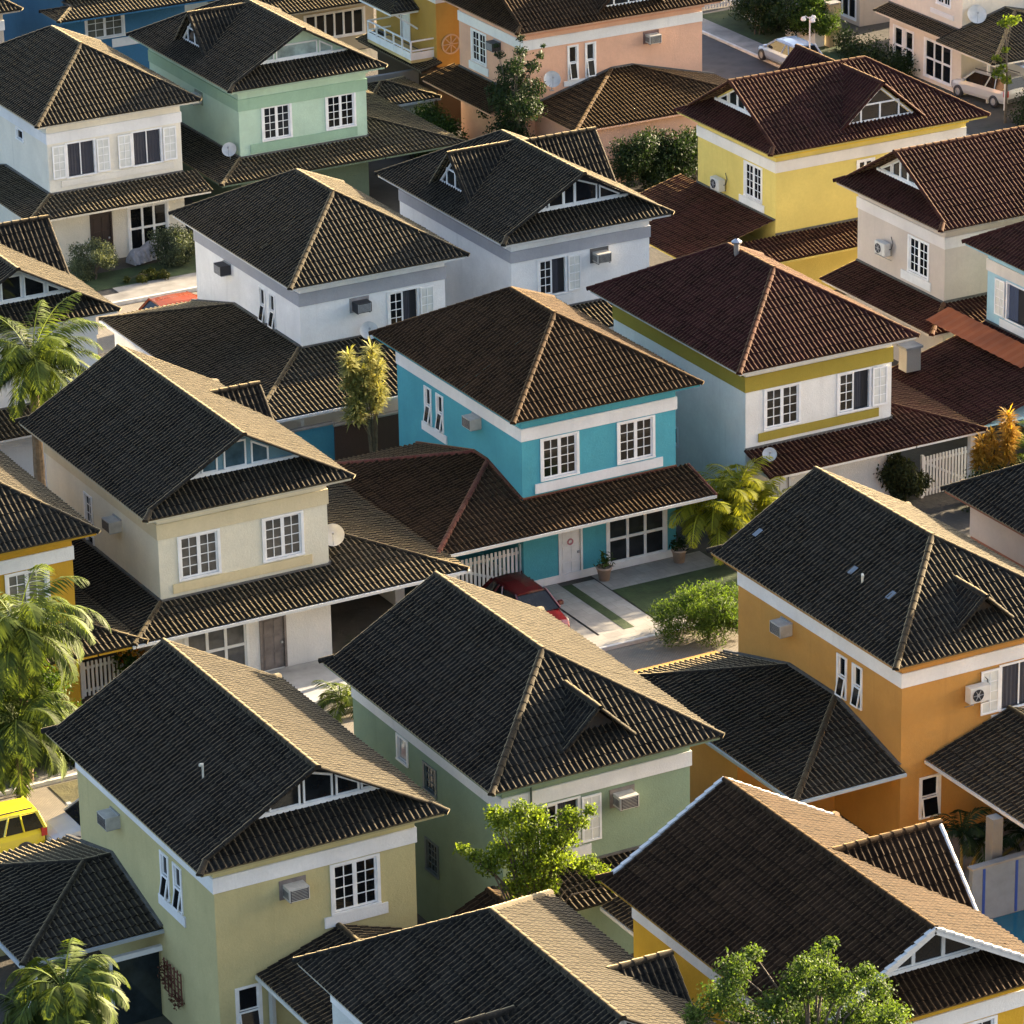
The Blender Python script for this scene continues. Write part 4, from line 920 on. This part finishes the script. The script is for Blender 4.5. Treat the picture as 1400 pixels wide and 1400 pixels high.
def frond(acc, org, az, el, L_, droop, nl, ll, lw, bend=.55, twist=0.0):
    """one arching frond: rachis with pairs of hanging leaflets"""
    p = np.array(org, float); h = np.array([math.cos(az), math.sin(az), 0]); s = np.array([-h[1], h[0], 0])
    e = el; st = L_/nl; pts = []
    for i in range(nl+1):
        d = h*math.cos(e)+np.array([0, 0, math.sin(e)]); pts.append((p.copy(), d)); p = p+d*st; e -= droop/nl*(.4+1.2*i/nl)
    V = []; A_ = []
    tb = rng.normal(0, .12)
    for i in range(2, nl+1):
        p, d = pts[i]; k = i/nl; l = ll*(math.sin(math.pi*min(1, .18+.80*k))**.6)
        nup = np.cross(s, d); 
        for sg in (-1, 1):
            dr = s*sg*.8+d*.65-np.array([0, 0, bend*(.5+rng.random()*.7)]); dr /= np.linalg.norm(dr)
            wv = np.cross(dr, nup); wv = wv/(np.linalg.norm(wv)+1e-9)*lw*.5; wv = wv*.8+np.array([0, 0, .3])*lw*.4
            l2 = l*(.85+.3*rng.random()); q = p+dr*l2*.45
            V += [p, q+wv, p+dr*l2-np.array([0, 0, .12*l2]), q-wv]; A_.append(np.clip(.45+tb+rng.normal(0, .15), 0, 1))
    for (p, d), (q, d2) in zip(pts[:-1], pts[1:]):
        w_ = s*.025; V += [p-w_, p+w_, q+w_, q-w_]; A_.append(.85)
    acc.add(np.array(V), np.arange(len(V)).reshape(-1, 4), np.array(A_))
def palm(label, base, top, n, L_, mat, nl=40, ll=.78, lw=.085, rt=.16, lean=(0, 0), els=(-.35, 1.25), name='palm_tree', group='palm trees at the left', droop=1.7, seed=1):
    t = thing(name, label, 'palm tree', base, 0, group); q = random.Random(seed)
    m = MB(); pts = [(lean[0]*k*k, lean[1]*k*k, top*k) for k in np.linspace(0, 1, 14)]
    m.tube(pts, [rt*(1.25-.45*k+.06*(i % 2)) for i, k in enumerate(np.linspace(0, 1, 14))], 10); m.build('trunk', bark((.20, .14, .08)), t)
    acc = NP(); o = (lean[0], lean[1], top)
    for i in range(n):
        k = i/(n-1); el = els[1]+(els[0]-els[1])*k
        frond(acc, o, i*2.39996+q.uniform(-.25, .25), el, L_*q.uniform(.85, 1.1), droop*q.uniform(.8, 1.25), nl, ll, lw)
    acc.build('crown', mat, t); return t
palm('upper left palm with upright sunlit fronds before the white house', (-15.0, .9, 0), 7.1, 38, 3.3, PALM, seed=2, rt=.2, droop=1.6)
palm('tall leaning palm with drooping fronds at the left edge above the yellow car', (-24.8, -20.9, 0), 5.9, 38, 3.5, PALM, seed=3, droop=2.1)
palm('shorter palm behind the leaning one at the left edge', (-25.6, -22.3, 0), 2.9, 36, 2.8, PALM, seed=4, droop=2.2)
palm('palm with bushy arching fronds in the bottom left corner', (-34.0, -46.3, 0), 6.0, 36, 2.3, PALM, seed=5, droop=2.3, ll=.6, els=(-.3, 1.2), nl=42)
palm('lower palm touching the bottom edge beside the bushy one', (-35.0, -47.0, 0), 5.0, 34, 2.3, PALM, seed=15, droop=2.3, ll=.55, els=(-.1, 1.3), nl=42)
def clump_palm(label, base, stems, mat, seed, name='areca_palm', L_=1.8, ll=.5, lw=.07, group=None, droop=1.9):
    t = thing(name, label, 'palm', base, 0, group); q = random.Random(seed); m = MB(); acc = NP()
    for (x, y, z) in stems:
        m.tube([(x*.4, y*.4, 0), (x*.8, y*.8, z*.6), (x, y, z)], [.06, .05, .04], 7)
        for i in range(9): frond(acc, (x, y, z), i*2.4+q.uniform(-.3, .3), 1.3-.14*i, L_*q.uniform(.8, 1.1), droop, 22, ll, lw, .4)
    m.build('stems', bark((.22, .18, .06)), t); acc.build('fronds', mat, t)
clump_palm('clump of glossy yellow green palms between the blue and off white houses', (7.0, -16.4, 0), [(-.5, .3, 1.7), (.6, -.2, 2.1), (0, .5, 2.4), (1.2, -.5, 1.8), (-.9, -.1, 1.6), (.3, -.7, 1.3), (-1.5, .3, 2.2), (1.8, -.9, 1.5), (.2, .2, 2.9), (-.6, .6, 2.4)], foliage('areca', (.10, .14, .01), (.48, .50, .05), .5), 7, L_=2.2, lw=.09, ll=.62)
clump_palm('small fan of pale green fronds beside the sunlit roof of the pale green house', (-12.7, -21.2, 0), [(0, 0, .4), (.5, .2, .3)], PALM, 8, L_=1.5)
clump_palm('bright green ferny plant at the right edge behind the orange tufts', (20.3, -17.4, 0), [(-.3, .2, 1.4), (.5, -.2, 1.6), (1.2, -.6, 1.5), (.2, .6, 2.2), (.8, .3, 2.4), (-.1, -.4, 1.0)], foliage('fern', (.07, .12, .012), (.28, .36, .05), .5), 9, L_=1.6, ll=.4)
clump_palm('small banana like plant in a pot by the trellis wall', (-28.7, -45.0, .35), [(0, 0, .3)], DARK, 10, L_=1.0)
def tufts(label, base, heads, mat, trunk_c=(.16, .13, .08), name='tufted_tree', r=.55, n=150, st=1.0):
    t = thing(name, label, 'plant', base); m = MB(); acc = NP()
    for x, y, z, k in heads:
        m.tube([(x*.12, y*.12, 0), (x*.3, y*.3, z*.6), (x, y, z)], [.07*st, .055*st, .035*st], 7)
        N_ = int(n*k); d = rng.normal(size=(N_, 3)); d[:, 2] = np.abs(d[:, 2])*.9-.25; d /= np.linalg.norm(d, axis=1)[:, None]
        off = np.stack([np.zeros(N_), np.zeros(N_), -rng.random(N_)*.9*k], 1); l = (r*k*(.6+.5*rng.random(N_)))[:, None]
        p0 = np.array([x, y, z])+off; p1 = p0+d*l; p1[:, 2] -= .12*l[:, 0]
        sd_ = np.cross(d, [0, 0, 1]); sd_ /= np.linalg.norm(sd_, axis=1)[:, None]+1e-9; w_ = sd_*.035; md = p0+d*l*.55+[0, 0, .03]
        acc.add(np.stack([p0, md+w_, p1, md-w_], 1).reshape(-1, 3), np.arange(4*N_).reshape(N_, 4), np.clip(rng.normal(.5, .22, N_), 0, 1))
    m.build('stems', bark(trunk_c), t); acc.build('leaves', mat, t)
q_ = random.Random(4)
tufts('yellow tufted tree with thin bare stems left of the blue house', (-1.3, -1.7, 0), [(-.45+q_.uniform(-.75, .75), q_.uniform(-.4, .4), 3.5+.115*i+q_.uniform(-.1, .1), q_.uniform(.65, 1.0)) for i in range(21)], YEL, r=.62, n=230, st=.45)
tufts('orange yellow spiky plant beside the white gate at the right', (18.4, -17.1, 0), [(-.3, .2, 3.0, 1), (-.5, .2, 2.5, .9), (.2, 0, 2.6, .9), (-.1, 0, 2.1, .8), (.1, .1, 3.2, .7)], ORANGE, name='croton', n=260, st=.5)
tufts('taller orange yellow spiky plant next to the pale blue house', (19.2, -17.2, 0), [(.0, .1, 3.9, 1), (.1, .0, 3.3, 1), (-.1, 0, 2.8, .9), (.1, .1, 2.3, .8)], ORANGE, name='croton', n=260, st=.5)
hedge('dark bush under the orange yellow spiky plants', 17.9, 19.8, -17.5, -16.7, .2, 1.6, DARK, 7000)

# ------------------------------------------------------------------ pots, lamp, small things
def pot(label, loc, r=.3, h=.55, mat=None, plant=MID, n=120, size=.22):
    t = thing('plant_pot', label, 'plant pot', loc); m = MB()
    m.lathe([(0, .0), (r*.68, 0), (r*.95, h-.08), (r*1.05, h-.08), (r*1.05, h), (r*.9, h), (r*.88, h-.06), (0, h-.06)], (0, 0, 0), 16); m.build('pot', mat or plain('clay_pot', (.45, .32, .24), .8, var=.25), t, True)
    acc = NP(); leaves(acc, (0, 0, h+.22), n, .34, size, .3, (1, 1, 1.1), .1); acc.build('plant', plant, t)
pot('clay pot with a spiky plant beside the white front door', (1.55, -15.45, .03))
pot('clay pot at the right end of the glazed front of the blue house', (4.95, -15.4, .03), plant=DARK)
pot('white pot at the foot of the pale green house below the trellis', (-28.7, -45.0, 0), .32, .5, mwhite(), DARK, 60)
t = thing('street_lamp', 'white three globe street lamp before the round street tree', 'street lamp', (45.75, 39.45, 0))
m = MB(); m.tube([(0, 0, 0), (0, 0, .5), (0, 0, 3.1)], [.07, .045, .04], 10); m.build('pole', mwhite(), t)
m = MB()
for k in range(3):
    a = k*2.094+.4; m.tube([(0, 0, 3.0), (.25*math.cos(a), .25*math.sin(a), 3.15), (.34*math.cos(a), .34*math.sin(a), 3.0)], .022, 6)
m.build('arms', mwhite(), t)
for k in range(3):
    a = k*2.094+.4; m = MB(); m.lathe([(0, .0), (.12, .03), (.15, .1), (.1, .22), (.03, .26)], (.34*math.cos(a), .34*math.sin(a), 2.86), 12); m.build('lamp_shade', mwhite(), t, True)
clump_palm('dark fronds on the shaded terrace by the grey post of the orange house', (-1.0, -43.6, .3), [(0, 0, 1.4), (.6, -.3, 1.0), (2.2, -.6, 1.0)], DARK, 21, L_=1.4)
t = thing('wagon_wheel', 'pale wooden wagon wheel hung on the ochre wall', 'wheel', (25.2, 41.43, 4.25))
m = MB()
for k in range(24):
    a, b = k*math.pi/12, (k+1)*math.pi/12; m.beam((.5*math.cos(a), 0, .5*math.sin(a)), (.5*math.cos(b), 0, .5*math.sin(b)), .07, .07)
m.build('rim', plain('pale_wood', (.5, .36, .22), .8), t)
m = MB()
for k in range(8): a = k*math.pi/4; m.beam((0, 0, 0), (.5*math.cos(a), 0, .5*math.sin(a)), .045, .045)
m.build('spokes', plain('pale_wood', (.5, .36, .22), .8), t)
t = thing('trellis', 'brown wooden trellis with dry vine on the side of the pale green house', 'trellis', (-27.80, -39.8, 1.7), -math.pi/2)
m = MB()
for i in range(6): m.box(-.65+i*.25, -.62+i*.25, -.04, 0, -.55, .55)
for i in range(5): m.box(-.65, .65, -.07, -.04, -.52+i*.25, -.49+i*.25)
m.build('lattice', plain('brown_wood', (.14, .05, .03), .8), t)
acc = NP()
for c in ((-.5, -.1, .3), (-.2, -.1, -.1), (.3, -.1, -.4), (-.4, -.1, .1), (.5, -.1, -.5)): leaves(acc, c, 50, .2, .12)
acc.build('vine', foliage('dry_vine', (.08, .03, .02), (.22, .08, .05), .2), t)
t = thing('covered_motorcycle', 'motorcycle under a striped grey cover between two rounded bushes', 'motorcycle', (2.35, 29.3, 0), R(15))
acc = MB(); nx, ny = 14, 8
prof = lambda k: .55+.5*math.sin(math.pi*min(1, max(0, k)))**.5*(.75+.25*math.cos(k*9))
n0 = []
for i in range(nx+1):
    k = i/nx; hgt = prof(k); row = []
    for j in range(ny+1):
        a = math.pi*j/ny; wv = .30+.05*math.sin(k*40+j)
        row.append(((k-.5)*1.9, math.cos(a)*wv*(1.2 if j in (0, ny) else 1), max(.12, hgt*math.sin(a)**.6 if 0 < j < ny else .12)))
    n0.append(row)
for i in range(nx):
    for j in range(ny): acc.quad(n0[i][j], n0[i+1][j], n0[i+1][j+1], n0[i][j+1])
acc.quad(*n0[0]); acc.quad(*n0[-1]); acc.build('cover', plain('grey_cover', (.28, .29, .32), .5, var=.4, nscale=5), t)
m = MB()
for xx in (-.65, .65): m.lathe([(.12, -.05), (.29, -.06), (.31, 0), (.29, .06), (.12, .05)], (xx, 0, .30), 16, Matrix.Rotation(R(90), 3, 'X'))
m.build('wheels', mdark(), t)
t = thing('patio_chair', 'orange wooden chair on the shaded terrace of the orange house', 'chair', (2.6, -44.2, .3))
wd = plain('orange_wood', (.40, .14, .03), .5)
m = MB(); m.box(-.28, .28, -.28, .28, .38, .45); m.build('seat', wd, t); m = MB(); m.box(-.28, .28, .24, .30, .45, .95); m.build('backrest', wd, t)
for x in (-.25, .25):
    for y in (-.25, .25): m = MB(); m.box(x-.03, x+.03, y-.03, y+.03, 0, .38); m.build('leg', wd, t)
t = thing('water_tank', 'small stained box chimney on the roof edge right of the off white house', 'chimney', (20.3, -8.4, 2.9)); m = MB(); m.box(-.35, .35, -.3, .3, 0, 1.0); m.build('shaft', stucco((.34, .30, .25)), t); m = MB(); m.box(-.42, .42, -.37, .37, 1.0, 1.1); m.build('cap', CONC, t)
t = thing('carport_awning', 'pale corrugated carport sheet on white posts at the top right edge', 'awning', (52.0, 27.0, 0))
m = MB()
for i in range(24):
    y = -3+i*.25; z = 2.75+.03*(i % 2); z2 = 2.75+.03*((i+1) % 2); m.quad((-1.6, y, z), (2.4, y, z+.35), (2.4, y+.25, z2+.35), (-1.6, y+.25, z2))
m.build('sheet', plain('pale_sheet', (.62, .66, .72), .4, var=.1), t)
for x, y in ((-1.4, -2.8), (-1.4, 1.2), (-1.4, 2.8)): m = MB(); m.box(x-.06, x+.06, y-.06, y+.06, 0, 2.73); m.build('post', mwhite(), t)

# ------------------------------------------------------------------ cars
def car(label, loc, rz, paint, kind='hatch', group='parked cars'):
    t = thing('car', label, 'car', loc, rz, group); pm = plain('car_paint', paint, .25, var=.04, coat=.8)
    suv = kind == 'suv'; Lh = 2.15; hw = .86; zt = 1.62 if suv else 1.44; zb = .28 if suv else .22; zbelt = 1.02 if suv else .90
    st = [(-Lh, .55, zb+.15, zbelt-.25), (-Lh+.06, .74, zb+.05, zbelt-.03), (-Lh+.35, .83, zb, zbelt+.02), (-1.2, hw, zb, zbelt), (0, hw, zb, zbelt), (.75, hw, zb, zbelt-.02), (1.25, .84, zb, zbelt-.12), (1.8, .78, zb+.02, zbelt-.20), (2.05, .66, zb+.08, zbelt-.30), (2.13, .5, zb+.18, zbelt-.42)]
    def ring(x, w_, a, b):
        h_ = b-a; return [(x, -w_*.92, a), (x, -w_, a+h_*.25), (x, -w_*.99, a+h_*.7), (x, -w_*.90, b-.02), (x, -w_*.6, b+.015), (x, 0, b+.03), (x, w_*.6, b+.015), (x, w_*.90, b-.02), (x, w_*.99, a+h_*.7), (x, w_, a+h_*.25), (x, w_*.92, a)]
    m = MB(); rs = [ring(*s) for s in st]
    for r1, r2 in zip(rs, rs[1:]):
        for j in range(len(r1)-1): m.quad(r1[j], r2[j], r2[j+1], r1[j+1])
        m.quad(r1[-1], r2[-1], r2[0], r1[0])
    m.quad(*rs[0]); m.quad(*rs[-1]); body = m.build('body', pm, t, True)
    # cabin: glass house with roof and pillars
    xr0, xr1 = (-Lh+.28, .35) if suv else (-Lh+.55, .20); xb0, xb1 = (-Lh+.08, 1.05) if kind != 'sedan' else (-Lh+.15, 1.1)
    wr, wb = .62, .80; zg = zt-.06
    g = MB(); bl = [(xb0, -wb, zbelt-.03), (xb1, -wb, zbelt-.05), (xb1, wb, zbelt-.05), (xb0, wb, zbelt-.03)]; tl = [(xr0, -wr, zg), (xr1, -wr, zg), (xr1, wr, zg), (xr0, wr, zg)]
    for i in range(4): g.quad(bl[i], bl[(i+1) % 4], tl[(i+1) % 4], tl[i])
    g.build('glass', mglass((.01, .012, .014)), t)
    rf = MB(); n = 6; xs = np.linspace(xr0-.06, xr1+.08, n); rr = []
    for i, x in enumerate(xs):
        c = .05*math.sin(math.pi*i/(n-1)); rr.append([(x, -wr-.03, zg-.03), (x, -wr*.85, zg+.03+c), (x, 0, zg+.06+c), (x, wr*.85, zg+.03+c), (x, wr+.03, zg-.03)])
    for a, b in zip(rr, rr[1:]):
        for j in range(4): rf.quad(a[j], b[j], b[j+1], a[j+1])
        rf.quad(a[4], b[4], b[0], a[0])
    rf.quad(*rr[0]); rf.quad(*rr[-1]); rf.build('roof', pm, t, True)
    for sy in (-1, 1):
        for (xa, xc, wd) in ((xb0, xr0, .16), (xb1, xr1, .09), ((xb0+xb1)/2-.1, (xr0+xr1)/2-.1, .07), (xb0+.75, xr0+.6, .07)): p = MB(); p.beam((xa, sy*wb*1.005, zbelt-.04), (xc, sy*wr*1.02, zg), .05, wd); p.build('pillar', pm, t)
    if suv:
        rk = MB()
        for sy in (-1, 1): rk.tube([(xr0+.1, sy*.56, zg+.13), (xr1, sy*.56, zg+.14)], .025, 6)
        rk.build('roof_rack', mdark(), t)
    for x in (-1.3, 1.32):
        for sy in (-1, 1):
            wm_ = MB(); Mx = Matrix.Rotation(R(90), 3, 'X'); wm_.lathe([(.19, -.1), (.30, -.105), (.325, -.07), (.325, .07), (.30, .105), (.19, .1)], (x, sy*.80, .325), 20, Mx); wo = wm_.build('wheel', mdark(), t, True)
            ri = MB(); ri.lathe([(0, sy*-.07), (.05, sy*-.085), (.19, sy*-.06), (.2, sy*-.09)], (x, sy*.80, .325), 14, Mx); ri.build('rim', mmetal(), wo)
    for sy in (-1, 1):
        m = MB(); m.box(1.98, 2.10, sy*.42-.13, sy*.42+.13, zbelt-.46, zbelt-.33); m.build('headlight', plain('lamp_lens', (.7, .7, .7), .1), t)
        m = MB(); m.box(-Lh-.01, -Lh+.2, sy*.70-.10, sy*.70+.1, zbelt-.34, zbelt-.02); m.build('taillight', plain('red_lens', (.45, .015, .01), .15), t)
        m = MB(); m.box(.72, .88, sy*.96-.09, sy*.96+.09, zbelt-.02, zbelt+.12); m.build('mirror', pm, t)
    m = MB(); m.box(-Lh-.03, -Lh+.2, -.6, .6, zb+.1, zb+.28); m.box(1.9, 2.12, -.55, .55, zb+.08, zb+.22); m.build('bumper', mdark(), t)
car('yellow sport utility car with roof rack parked at the left edge', (-28.5, -25.5, 0), math.pi, (.72, .58, .03), 'suv')
car('silver car parked behind the yellow one below the dark annex roof', (-24.2, -26.0, 0), math.pi, (.42, .44, .47))
car('dark red car parked before the white slatted gate of the blue house', (-3.0, -17.6, 0), -math.pi/2, (.07, .003, .005))
car('white van like car half hidden behind the yellow house roof', (51.0, 30.4, 0), R(100), (.50, .50, .49), 'suv')
car('pale silver blue car at the kerb behind the yellow house dormer', (45.5, 41.2, .13), math.pi/2, (.30, .40, .55))
car('orange red car on the street beyond the white hipped house', (.3, 20.0, 0), 0, (.30, .06, .02))
